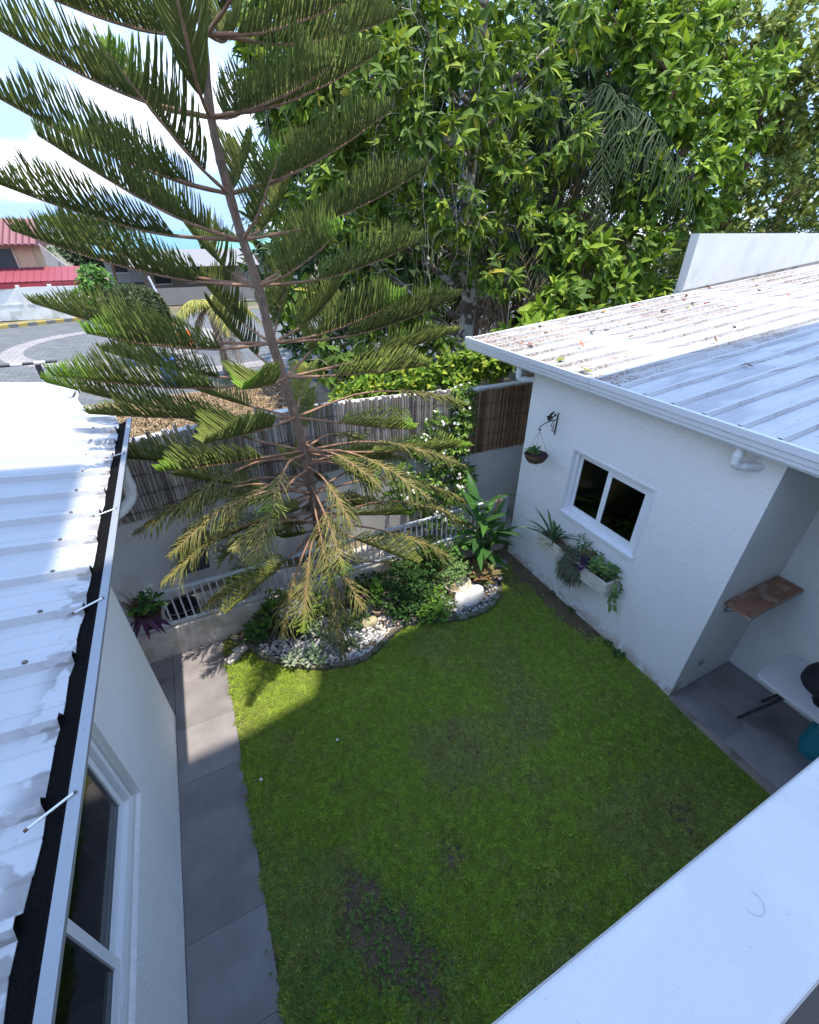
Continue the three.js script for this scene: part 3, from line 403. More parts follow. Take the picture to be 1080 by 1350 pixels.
// ---------------------------------------------------------------- trees and climbers (crown masses: x, y, z, radius)
const blobsA = [[3.97, 6.84, -7.60, 0.75], [3.10, 6.16, -7.20, 0.60], [4.57, 6.15, -7.30, 0.70], [3.68, 5.55, -7.00, 0.65], [5.29, 5.41, -7.40, 0.60], [4.16, 4.86, -6.90, 0.55], [5.31, 4.69, -7.20, 0.50], [6.57, 4.22, -7.60, 0.45], [6.72, 5.93, -7.80, 0.60], [2.85, 4.28, -7.40, 0.50], [2.57, 5.15, -7.80, 0.55], [5.12, 3.86, -7.00, 0.42], [3.81, 3.45, -7.60, 0.50], [3.05, 3.04, -7.40, 0.50], [3.96, 2.85, -7.00, 0.40], [6.02, 6.58, -8.00, 0.70], [2.85, 5.95, -7.90, 0.60], [2.67, 6.98, -8.20, 0.70], [5.22, 7.09, -8.00, 0.70], [3.56, 7.16, -8.20, 0.70], [3.83, 4.69, -7.80, 0.55], [6.52, 5.19, -8.10, 0.50], [5.14, 4.12, -7.90, 0.50], [3.22, 5.30, -8.20, 0.60], [2.43, 6.32, -8.40, 0.60], [7.22, 7.49, -8.30, 0.50], [1.71, 3.55, -7.80, 0.50], [2.17, 2.77, -7.30, 0.45], [2.66, 5.87, -8.60, 0.60], [2.48, 6.85, -9.00, 0.65], [2.22, 6.34, -9.50, 0.60], [2.25, 7.18, -9.50, 0.60], [2.31, 4.70, -8.80, 0.55]];
const blobsB = [[9.24, 6.63, -7.80, 0.70], [10.65, 6.76, -7.90, 0.65], [9.85, 5.67, -7.50, 0.75], [8.79, 5.34, -7.50, 0.60], [11.82, 6.14, -8.00, 0.60], [8.46, 4.21, -7.20, 0.60], [10.24, 4.74, -7.70, 0.55], [7.09, 4.05, -7.00, 0.50], [7.79, 3.38, -6.90, 0.50], [6.24, 3.34, -6.80, 0.45], [12.38, 7.20, -8.20, 0.60], [9.39, 3.33, -7.30, 0.45], [5.53, 2.97, -6.60, 0.35], [8.21, 5.91, -7.80, 0.45], [11.87, 5.20, -8.10, 0.50], [6.96, 3.10, -6.80, 0.40], [6.92, 4.71, -7.60, 0.40], [9.10, 7.53, -8.50, 0.60], [10.27, 7.84, -8.60, 0.60], [8.33, 7.89, -8.80, 0.60]];
const blobsC = [[16.09, 8.83, -11.00, 1.10], [17.88, 9.33, -11.00, 1.20], [18.07, 7.50, -10.50, 1.20], [17.23, 6.02, -10.50, 1.10], [19.53, 5.88, -10.00, 1.00], [14.75, 9.08, -11.50, 1.00], [16.47, 4.84, -10.50, 0.80], [19.25, 4.86, -10.20, 0.70], [17.00, 7.53, -11.20, 1.00], [14.05, 9.40, -12.00, 0.90], [17.82, 7.88, -10.00, 1.00], [15.68, 4.02, -10.80, 0.70], [20.06, 3.95, -11.00, 0.70]];
const blobsD = [[4.59, 4.05, -16.00, 2.20], [6.24, 2.97, -15.00, 2.00], [7.90, 5.66, -15.00, 2.00], [6.73, 7.12, -17.00, 2.20], [9.68, 4.03, -14.00, 1.80], [11.81, 2.81, -14.00, 1.80], [10.37, 6.71, -15.00, 1.70], [14.34, 5.15, -15.00, 2.00], [16.52, 2.60, -14.00, 1.80], [20.12, 3.57, -15.00, 2.00], [25.89, 3.75, -16.00, 2.00], [29.37, 3.73, -15.00, 2.00], [20.59, 7.36, -16.00, 1.80], [6.91, 2.26, -13.00, 1.50], [12.29, 2.02, -12.00, 1.30], [3.99, 1.89, -14.00, 1.40], [5.14, 6.04, -19.00, 1.80], [27.41, 7.61, -15.00, 2.00], [8.90, 8.73, -17.00, 1.80], [7.27, 9.46, -18.00, 1.60], [12.41, 7.40, -15.00, 1.50], [14.72, 8.71, -15.00, 1.60], [17.55, 10.15, -16.00, 1.40], [14.26, 10.01, -17.00, 1.30], [8.92, 5.12, -11.00, 1.20], [7.72, 4.14, -10.50, 1.00], [10.19, 4.09, -11.00, 1.10], [6.43, 3.34, -10.50, 1.00], [11.96, 4.07, -11.00, 1.00], [5.41, 4.16, -11.00, 1.10], [4.65, 4.63, -12.00, 1.20], [7.51, 7.34, -12.00, 1.40], [6.30, 6.44, -12.00, 1.30], [9.91, 8.60, -13.00, 1.40], [6.00, 8.17, -13.00, 1.30], [10.92, 8.88, -12.00, 1.20], [13.19, 8.70, -12.50, 1.20], [10.73, 7.77, -12.00, 1.10], [15.22, 9.81, -13.00, 1.20], [3.72, 7.07, -13.00, 1.20], [3.83, 8.52, -14.00, 1.20], [4.33, 6.03, -13.00, 1.20]];
const hedge = [[2.06, 2.32, -6.50, 0.22], [2.51, 2.37, -6.50, 0.25], [2.98, 2.50, -6.50, 0.28], [3.45, 2.51, -6.45, 0.28], [3.93, 2.53, -6.40, 0.30], [4.34, 2.65, -6.35, 0.32], [4.78, 2.61, -6.30, 0.30], [3.93, 2.25, -6.25, 0.22], [3.14, 2.25, -6.40, 0.25], [4.11, 2.43, -6.20, 0.20], [2.55, 2.58, -6.90, 0.30]];
const vine = [[3.63, 2.42, -5.55, 0.14], [3.60, 1.96, -5.50, 0.18], [3.49, 1.61, -5.45, 0.20], [3.63, 1.12, -5.40, 0.20], [3.29, 1.38, -5.45, 0.20], [2.99, 1.06, -5.40, 0.22], [3.37, 0.88, -5.30, 0.20], [2.71, 0.85, -5.40, 0.20], [3.02, 0.53, -5.30, 0.20], [2.56, 1.26, -5.50, 0.18], [2.95, 1.66, -5.60, 0.18], [2.38, 0.94, -5.40, 0.15], [3.35, 0.40, -5.10, 0.18], [3.24, 1.97, -5.65, 0.15], [3.68, 2.18, -5.55, 0.15]];
function leafGeo(w, droop, fold, seed) { // unit leaf along +x, folded at its midrib, tip bending down
  const xs = [0, 0.16, 0.42, 0.72, 1], ws = [0.05, 0.62, 1, 0.66, 0], p = [], idx = [], r = rng(seed), tw = (r() - 0.5) * 0.5;
  for (let i = 0; i < 5; i++) { const x = xs[i], y = -droop * x * x, h = ws[i] * w / 2, k = tw * x; p.push(x, y + fold * h - k * h, -h, x, y, 0, x, y + fold * h + k * h, h); }
  for (let i = 0; i < 4; i++) { const a = i * 3; idx.push(a, a + 1, a + 3, a + 1, a + 4, a + 3, a + 1, a + 2, a + 4, a + 2, a + 5, a + 4); }
  const g = new THREE.BufferGeometry(); g.setAttribute('position', new THREE.Float32BufferAttribute(p, 3)); g.setIndex(idx); g.computeVertexNormals(); return g;
}
const leafMat = (o = {}) => MP([1, 1, 1], 0.92, { specularIntensity: 0.3, transmission: 0.34, thickness: 0, clearcoat: 0.14, clearcoatRoughness: 0.42, side: THREE.DoubleSide, ...o });
const leafCrown = leafMat();
const _m = new THREE.Matrix4(), _x = V(0, 0, 0), _y = V(0, 0, 0), _z = V(0, 0, 0);
// leaves are gathered as { position, axis, normal, length, colour } and put down as one mass of copies
class Foliage {
  constructor() { this.l = []; }
  leaf(p, d, n, len, c) { this.l.push([p, d, n, len, c]); }
  matrix([p, d, n, len], out) { _x.copy(d).normalize(); _z.crossVectors(_x, n); if (_z.lengthSq() < 1e-6) _z.set(0.3, 0.1, 0.9).cross(_x); _z.normalize(); _y.crossVectors(_z, _x); return out.makeBasis(_x, _y, _z).scale(_v.set(len, len, len)).setPosition(p); }
  cluster(P, D, n, len, colf, R, spread = 0.95, droop = 0.25) {
    const A = V(0.3, 0.5, 0.81).cross(D).normalize(), B = D.clone().cross(A).normalize(), a0 = R() * 6.28;
    for (let i = 0; i < n; i++) { const a = a0 + i * 2.4, lay = 0.25 + 0.75 * (i / n), rad = A.clone().multiplyScalar(Math.cos(a)).addScaledVector(B, Math.sin(a)); const d = rad.clone().multiplyScalar(spread * lay).addScaledVector(D, 1.05 - 0.75 * lay).add(V((R() - 0.5) * 0.35, -droop * lay + (R() - 0.5) * 0.3, (R() - 0.5) * 0.35)).normalize(); const nn = D.clone().multiplyScalar(0.8).addScaledVector(rad, -0.25).add(V((R() - 0.5) * 0.5, 0.6, (R() - 0.5) * 0.5)); this.leaf(P.clone().addScaledVector(D, -0.05 * i / n), d, nn, len * (0.45 + 0.75 * R()), colf(R)); }
  }
  build(parent, geos, mat, name = 'crown', single = 0) {
    const v = geos.length, buckets = geos.map(() => []); let list = this.l;
    if (single) { const C = V(0, 4.5, 0); list = list.slice().sort((a, b) => a[0].distanceToSquared(C) - b[0].distanceToSquared(C)); const tones = [...Array(6)].map((_, i) => list[Math.floor((i + 0.5) * single / 6)][4]).map(c => { const m = mat.clone(); m.color = lin(...c); return m; }); for (let i = 0; i < single; i++) { const q = part('leaf', geos[i % v], tones[i % 6], parent); this.matrix(list[i], _m); _m.premultiply(new THREE.Matrix4().makeTranslation(-parent.position.x, -parent.position.y, -parent.position.z)); _m.decompose(q.position, q.quaternion, q.scale); } list = list.slice(single); }
    list.forEach((l, i) => buckets[i % v].push(l));
    buckets.forEach((b, k) => { if (!b.length) return; const m = shade(new THREE.InstancedMesh(geos[k], mat, b.length)), c = new THREE.Color(); b.forEach((l, i) => { this.matrix(l, _m); _m.premultiply(_t.makeTranslation(-parent.position.x, -parent.position.y, -parent.position.z)); m.setMatrixAt(i, _m); m.setColorAt(i, c.setRGB(...l[4])); }); m.name = name; m.userData.kind = 'stuff'; parent.add(m); });
  }
}
const _v = V(0, 0, 0), _t = new THREE.Matrix4();
const onSphere = R => { const z = 2 * R() - 1, a = R() * 6.2832, s = Math.sqrt(1 - z * z); return V(s * Math.cos(a), z, s * Math.sin(a)); };
const tones = (list, wild = 0.25) => R => { const c = list[Math.min(list.length - 1, Math.floor(R() * list.length))]; return mul(c, 1 - wild + 2 * wild * R()); };
function fillBlobs(F, blobs, R, per, n, len, colf, spread, droop, squash = 0.9) {
  for (const [x, y, z, r] of blobs) { const c = V(x, y, z), N = Math.round(per * r * r); for (let i = 0; i < N; i++) { const D = onSphere(R), k = (0.45 + 0.55 * Math.sqrt(R())) * r * (0.75 + 0.5 * noise3(D.x * 2 + x, D.y * 2 + y, D.z * 2)); const P = V(c.x + D.x * k, c.y + D.y * k * squash, c.z + D.z * k); D.y = D.y * 0.7 + 0.35; D.normalize(); F.cluster(P, D, n, len, colf, R, spread, droop); } }
}
function limbs(root, trunkPts, r0, r1, blobs, mat, R, rel) {
  const t = new Tubes(), cv = new THREE.CatmullRomCurve3(trunkPts), pts = [], rad = [], col = [], N = 40;
  for (let i = 0; i <= N; i++) { pts.push(cv.getPoint(i / N).sub(rel)); rad.push(lerp(r0, r1, i / N) * (0.9 + 0.2 * R())); col.push([1, 1, 1]); }
  t.add(pts, rad, col, 10); const g = t.geo(), uv = []; for (let i = 0; i < g.attributes.position.count; i++) uv.push((i % 10) / 10 * 0.8, g.attributes.position.getY(i)); g.setAttribute('uv', new THREE.Float32BufferAttribute(uv, 2)); g.deleteAttribute('color');
  part('trunk', g, mat, root);
  for (const [x, y, z, r] of blobs) {
    let u = 0; for (let k = 0; k <= 20; k++) { const q = cv.getPoint(k / 20); if (q.y < y - 0.55 * Math.hypot(q.x - x, q.z - z)) u = k / 20; }
    const a = cv.getPoint(u), b = V(x, y, z), c = a.clone().lerp(b, 0.5).add(V((R() - 0.5) * 0.3, -0.25 * R(), (R() - 0.5) * 0.3)), bt = new Tubes(), q = new THREE.QuadraticBezierCurve3(a.sub(rel), c.sub(rel), b.sub(rel)), P = [], Q = [], C = []; const L = a.distanceTo(b);
    for (let i = 0; i <= 12; i++) { P.push(q.getPoint(i / 12).add(V((R() - 0.5) * 0.03, (R() - 0.5) * 0.03, (R() - 0.5) * 0.03))); Q.push(lerp(0.022 + 0.016 * L, 0.008, i / 12)); C.push([1, 1, 1]); }
    bt.add(P, Q, C, 6);
    for (let k = 0; k < 7; k++) { const D = onSphere(R), e = b.clone().addScaledVector(D, r * 0.9), mid = b.clone().lerp(e, 0.5).add(V(0, -0.1, 0)), s = q.getPoint(0.7 + 0.3 * R()); bt.add([s, s.clone().lerp(mid, 0.6), mid, e], [0.010, 0.008, 0.006, 0.003], [[1, 1, 1], [1, 1, 1], [1, 1, 1], [1, 1, 1]], 4); }
    const bg = bt.geo(); bg.setAttribute('uv', new THREE.Float32BufferAttribute(new Float32Array(bg.attributes.position.count * 2).map((_, i) => i * 0.013), 2)); bg.deleteAttribute('color'); part('limb', bg, mat, root);
  }
}
const lanceGeos = [leafGeo(0.34, 0.28, 0.25, 1), leafGeo(0.30, 0.45, 0.3, 2), leafGeo(0.38, 0.15, 0.2, 3), leafGeo(0.32, 0.6, 0.35, 4)];
const smallGeos = [leafGeo(0.46, 0.2, 0.25, 5), leafGeo(0.40, 0.35, 0.3, 6), leafGeo(0.5, 0.1, 0.2, 7)];
const barkPale = M([1, 1, 1], 0.95, { map: tex(256, 0.8, (u, v) => { const n = tfbm(u, v, 8, 181, 6); return mixc([0.10, 0.075, 0.055], [0.42, 0.39, 0.34], step(0.46, 0.60, n)); }), bumpMap: barkMap, bumpScale: 0.012 }), barkDark = M([0.7, 0.62, 0.56], 0.95, { map: barkMap, bumpMap: barkMap, bumpScale: 0.02 });
{
  const R = rng(71), t = thing('evergreen_tree', 'big leafy evergreen with pale blotched trunk and long drooping leaves behind the bamboo fence', 'tree', [5.2, 0, -8.0]);
  limbs(t, [V(5.2, -0.1, -8), V(5.2, 1.6, -8.02), V(5.22, 2.9, -8), V(5.25, 3.6, -8.03), V(5.08, 4.24, -8), V(5.14, 5.66, -8.1), V(5.16, 6.58, -8.1), V(5.18, 8.2, -8)], 0.17, 0.10, blobsA, barkPale, R, V(5.2, 0, -8));
  const F = new Foliage(), col = tones([[0.15, 0.235, 0.020], [0.10, 0.175, 0.017], [0.065, 0.12, 0.014], [0.20, 0.29, 0.024], [0.08, 0.145, 0.016], [0.25, 0.32, 0.026]]);
  fillBlobs(F, blobsA, R, 38, 9, 0.15, col, 0.95, 0.7); fillBlobs(F, blobsA, R, 88, 9, 0.25, r => r() < 0.015 ? [0.42, 0.36, 0.04] : col(r), 0.95, 0.85);
  F.build(t, lanceGeos, leafCrown, 'crown', 200);
  // hanging bare twigs and aerial roots
  const tw = new Tubes(); for (let k = 0; k < 150; k++) { const b = blobsA[Math.floor(R() * blobsA.length)], p = V(b[0] - 5.2 + (R() - 0.5) * 1.4, b[1] + (R() - 0.5) * 0.8, b[2] + 8 + (R() - 0.5) * 0.9), L = 0.4 + 1.1 * R(), s = (R() - 0.5) * 0.9, ps = [], rs = [], cs = []; for (let i = 0; i <= 6; i++) { const u = i / 6; ps.push(V(p.x + s * Math.sin(u * 2.2), p.y - L * u * u + 0.1 * u, p.z + 0.3 * (R() - 0.5) * u)); rs.push(0.0055 - 0.0035 * u); const g = 0.25 + 0.3 * R(); cs.push([g, g * 0.88, g * 0.72]); } tw.add(ps, rs, cs, 4); }
  const hm = part('hanging_twigs', tw.geo(), M([1, 1, 1], 0.95, { vertexColors: true }), t); hm.userData.kind = 'stuff';
}
{
  const R = rng(72), t = thing('broadleaf_tree', 'dense bright green broadleaf tree leaning over the annex roof', 'tree', [8.9, 0, -8.4]);
  limbs(t, [V(8.9, -0.1, -8.4), V(8.8, 1.5, -8.3), V(9.0, 3.2, -8.1), V(9.3, 5.0, -8), V(9.6, 7.0, -8)], 0.16, 0.05, blobsB, barkDark, R, V(8.9, 0, -8.4));
  const F = new Foliage(), col = tones([[0.18, 0.285, 0.021], [0.125, 0.215, 0.018], [0.075, 0.145, 0.014], [0.26, 0.355, 0.026]]);
  fillBlobs(F, blobsB, R, 120, 9, 0.29, col, 0.95, 0.6);
  F.build(t, [leafGeo(0.40, 0.28, 0.25, 11), leafGeo(0.36, 0.45, 0.3, 12), leafGeo(0.43, 0.15, 0.2, 13)], leafCrown, 'crown', 200);
}
{
  const R = rng(73), t = thing('fine_leaved_tree', 'olive green fine leaved tree rising beyond the white parapet wall of the annex', 'tree', [17.5, 0, -11.5]);
  limbs(t, [V(17.5, -0.1, -11.5), V(17.4, 3, -11.4), V(17.2, 6, -11), V(16.8, 9.5, -11)], 0.25, 0.08, blobsC, barkDark, R, V(17.5, 0, -11.5));
  const F = new Foliage(); fillBlobs(F, blobsC, R, 100, 8, 0.26, tones([[0.23, 0.28, 0.05], [0.16, 0.22, 0.04], [0.10, 0.15, 0.03], [0.30, 0.33, 0.06]]), 1.0, 0.2);
  F.build(t, smallGeos, leafCrown);
}
// deeper trees: each with its own trunk, standing behind those
blobsD.reduce((groups, b, i) => { groups[i % 5].push(b); return groups; }, [[], [], [], [], []]);
[[0, 3, 1, 15, 16, 18, 19, 2], [4, 6, 13, 5], [7, 8, 14, 20, 21, 22, 23], [9, 12, 10], [11, 17], [24, 25, 26, 27, 28, 29, 30, 31, 32, 33, 34, 35, 36, 37, 38, 39, 40, 41]].forEach((ids, k) => {
  const bl = ids.map(i => blobsD[i]), R = rng(90 + k), x = bl.reduce((s, b) => s + b[0], 0) / bl.length, z = bl.reduce((s, b) => s + b[2], 0) / bl.length - 0.5;
  const t = thing('background_tree', ['spreading dark green tree seen between pine and pale trunk', 'dark bushy tree directly behind the pale blotched trunk', 'dark tree behind the hanging palm fronds', 'shaded tree behind the dense bright broadleaf tree', 'far tree at the end of the white parapet wall', 'dark understorey tree close behind the pale blotched trunk'][k], 'tree', [x, 0, z], 0, 'trees deep behind the garden wall');
  limbs(t, [V(x, -0.1, z), V(x + 0.1, 2.5, z), V(x - 0.1, 5, z), V(x, 7.5, z)], 0.24, 0.1, bl, barkDark, R, V(x, 0, z));
  const F = new Foliage(); fillBlobs(F, bl, R, 44, 8, 0.42, tones([[0.045, 0.085, 0.018], [0.03, 0.065, 0.014], [0.07, 0.115, 0.022]]), 1.0, 0.3); F.build(t, lanceGeos, leafCrown);
});
// palms: a stem and pinnate fronds, each frond one part with its leaflets
function frond(base, dir, L, droop, leafL, cols, R, n = 46, hang = 0.5) {
  const t = new Tubes(), side = dir.clone().cross(V(0, 1, 0)).normalize(), F = [], ps = [], rs = [], cs = [];
  const at = u => base.clone().addScaledVector(dir, L * (u - 0.18 * droop * u * u)).add(V(0, L * (0.30 * u - (0.30 + 0.75 * droop) * u * u), 0));
  for (let i = 0; i <= 12; i++) { ps.push(at(i / 12)); rs.push(lerp(0.022, 0.004, i / 12)); cs.push(mul(cols[0], 1.4)); } t.add(ps, rs, cs, 5);
  const P = [], I = [], C = [];
  for (let k = 2; k <= n; k++) for (const s of [-1, 1]) {
    const u = k / n, p = at(u), T = at(Math.min(1, u + 0.02)).sub(at(u - 0.02)).normalize(), l = leafL * Math.sin(Math.PI * clamp(0.12 + 0.85 * u)) * (0.85 + 0.3 * R()), d = side.clone().multiplyScalar(s * (0.55 + 0.5 * R())).addScaledVector(T, 0.3 + 0.5 * R()).add(V((R() - 0.5) * 0.4, 0.15 - 0.5 * R(), (R() - 0.5) * 0.4)).normalize(), w = T.clone().multiplyScalar(0.014 + 0.006 * R()), m = p.clone().addScaledVector(d, l * 0.5).add(V(0, -hang * l * 0.18, 0)), e = p.clone().addScaledVector(d, l * 0.9).add(V(0, -hang * l * 0.75, 0)), b = P.length / 3, c = mul(cols[Math.floor(R() * cols.length)], 0.75 + 0.5 * R());
    for (const q of [p.clone().sub(w), p.clone().add(w), m.clone().sub(w), m.clone().add(w), e]) { P.push(q.x, q.y, q.z); C.push(...c); } I.push(b, b + 1, b + 2, b + 1, b + 3, b + 2, b + 2, b + 3, b + 4);
  }
  const g = new THREE.BufferGeometry(); g.setAttribute('position', new THREE.Float32BufferAttribute(P, 3)); g.setAttribute('color', new THREE.Float32BufferAttribute(C, 3)); g.setIndex(I); g.computeVertexNormals();
  const tg = t.geo(); return mergeGeometries([norm(g), norm(tg)]);
}
const frondMat = MP([1, 1, 1], 0.88, { vertexColors: true, transmission: 0.1, thickness: 0, side: THREE.DoubleSide, specularIntensity: 0.4, clearcoat: 0.05, clearcoatRoughness: 0.4 });
function palm(label, pos, h, r, nf, L, leafL, cols, seed, dead = 0, hang = 0.6) {
  const R = rng(seed), t = thing('palm_tree', label, 'palm', pos); const st = new Tubes(), ps = [], rs = [], cs = []; for (let i = 0; i <= 16; i++) { ps.push(V(0.05 * Math.sin(i * 0.3), h * i / 16 - 0.1, 0)); rs.push(r * (1.15 - 0.3 * i / 16) * (i % 2 ? 1.04 : 0.97)); cs.push([0.17, 0.13, 0.10]); } st.add(ps, rs, cs, 10); part('trunk', st.geo(), M([1, 1, 1], 0.95, { vertexColors: true }), t);
  for (let k = 0; k < nf; k++) { const a = k * 2.4 + R(), el = 0.15 + 0.75 * R(), d = V(Math.cos(a) * Math.cos(el), Math.sin(el) * 0.8, Math.sin(a) * Math.cos(el)).normalize(), isDead = k < dead; if (isDead) d.y = -0.3; part('frond', frond(V(0, h, 0), d, L * (0.8 + 0.35 * R()), isDead ? 1.5 : 0.7 + 0.5 * R(), leafL, isDead ? [[0.26, 0.19, 0.12], [0.18, 0.13, 0.09]] : cols, R, 46, hang), frondMat, t, isDead ? 'dry brown hanging frond' : undefined); }
}
palm('tall dark palm with long hanging fronds between the two leafy trees', [8.1, 0, -9.1], 6.3, 0.17, 40, 3.2, 0.95, [[0.035, 0.058, 0.018], [0.022, 0.040, 0.014]], 301, 6, 1.5);
palm('short palm with dry hanging fronds beside the pale blotched trunk', [6.5, 0, -8.5], 4.2, 0.13, 22, 2.2, 0.6, [[0.05, 0.075, 0.025], [0.09, 0.08, 0.04]], 302, 10, 1.2);
palm('yellowing palm in the street beyond the pine trunk', [1.1, 0, -17.5], 2.4, 0.12, 16, 1.9, 0.45, [[0.36, 0.32, 0.07], [0.22, 0.24, 0.06], [0.15, 0.18, 0.05]], 303, 5, 0.8);
{ // climber spilling over the wall top, and the white flowering vine on the fence
  let R = rng(81); const h = thing('hedge_climber', 'yellow-green leafy climber spilling over the top of the bamboo fence', 'climber', [3.6, 0, -6.5]); const F = new Foliage();
  fillBlobs(F, hedge, R, 900, 7, 0.13, tones([[0.24, 0.36, 0.03], [0.16, 0.28, 0.025], [0.34, 0.40, 0.04], [0.10, 0.20, 0.02]]), 1.0, 0.3); F.build(h, smallGeos, leafCrown, 'foliage');
  const st = []; for (const [x, y, z] of hedge) st.push(rod([x - 3.6 + 0.1 * (R() - 0.5), -0.05, z + 6.5 - 0.3], [x - 3.6, y, z + 6.5], 0.02, 6, 0.008)); part('stem', st, barkDark, h);
  R = rng(82); const v = thing('flowering_vine', 'climbing vine with small white flowers trained up the bamboo fence', 'vine', [3.1, 0, -5.3]); const G = new Foliage(), W = new Foliage();
  const vb = vine.map(([x, y, z, r]) => [x, y, z, r * 1.3]);
  fillBlobs(G, vb, R, 1250, 6, 0.08, tones([[0.16, 0.30, 0.04], [0.11, 0.22, 0.03], [0.24, 0.36, 0.06], [0.07, 0.15, 0.025]]), 1.0, 0.2);
  for (const [x, y, z, r] of vb) for (let i = 0; i < 30; i++) { const D = onSphere(R); if (D.z < -0.2) continue; const P = V(x, y, z).addScaledVector(D, r * (0.9 + 0.25 * R())); for (let k = 0; k < 5; k++) { const a = k * 1.2566 + i, d = V(Math.cos(a), 0.25, Math.sin(a)).applyQuaternion(new THREE.Quaternion().setFromUnitVectors(V(0, 1, 0), D)); W.leaf(P, d, D, 0.028, [0.78, 0.77, 0.70]); } }
  G.build(v, smallGeos, leafCrown, 'foliage'); W.build(v, [leafGeo(0.7, 0.1, 0.2, 31)], M([1, 1, 1], 0.7, { side: THREE.DoubleSide }), 'flowers');
  const sv = []; for (let i = 0; i < vine.length; i++) { const a = vine[i], b = vine[(i + 3) % vine.length]; sv.push(tube([[a[0] - 3.1, a[1], a[2] + 5.3], [(a[0] + b[0]) / 2 - 3.1 + 0.05, (a[1] + b[1]) / 2, (a[2] + b[2]) / 2 + 5.32], [b[0] - 3.1, b[1], b[2] + 5.3]], 0.006, 12, 5)); } sv.push(tube([[0, -0.05, 0], [0.1, 0.5, -0.05], [0.2, 1.1, -0.1], [0.35, 1.8, -0.2], [0.45, 2.3, -0.25]], 0.014, 20, 6)); part('stem', sv, barkDark, v);
}
// ---------------------------------------------------------------- the planted bed
const bedEdge = [[-0.40, -4.58], [-0.22, -4.40], [-0.06, -4.08], [0.20, -3.82], [0.45, -3.64], [0.70, -3.53], [0.96, -3.47], [1.18, -3.50], [1.38, -3.60], [1.59, -3.70], [1.82, -3.74], [2.06, -3.69], [2.30, -3.58], [2.58, -3.50], [2.86, -3.49], [3.10, -3.57], [3.32, -3.74], [3.48, -3.98], [3.56, -4.25], [3.60, -4.58]];
const bedCurve = new THREE.CatmullRomCurve3(bedEdge.map(([x, z]) => V(x, 0, z)), false, 'catmullrom', 0.5);
const bedPoly = [...bedCurve.getSpacedPoints(90).map(p => [p.x, p.z]), [3.6, -4.6], [-0.4, -4.6]];
function inside(x, z, P) { let c = false; for (let i = 0, j = P.length - 1; i < P.length; j = i++) if ((P[i][1] > z) !== (P[j][1] > z) && x < (P[j][0] - P[i][0]) * (z - P[i][1]) / (P[j][1] - P[i][1]) + P[i][0]) c = !c; return c; }
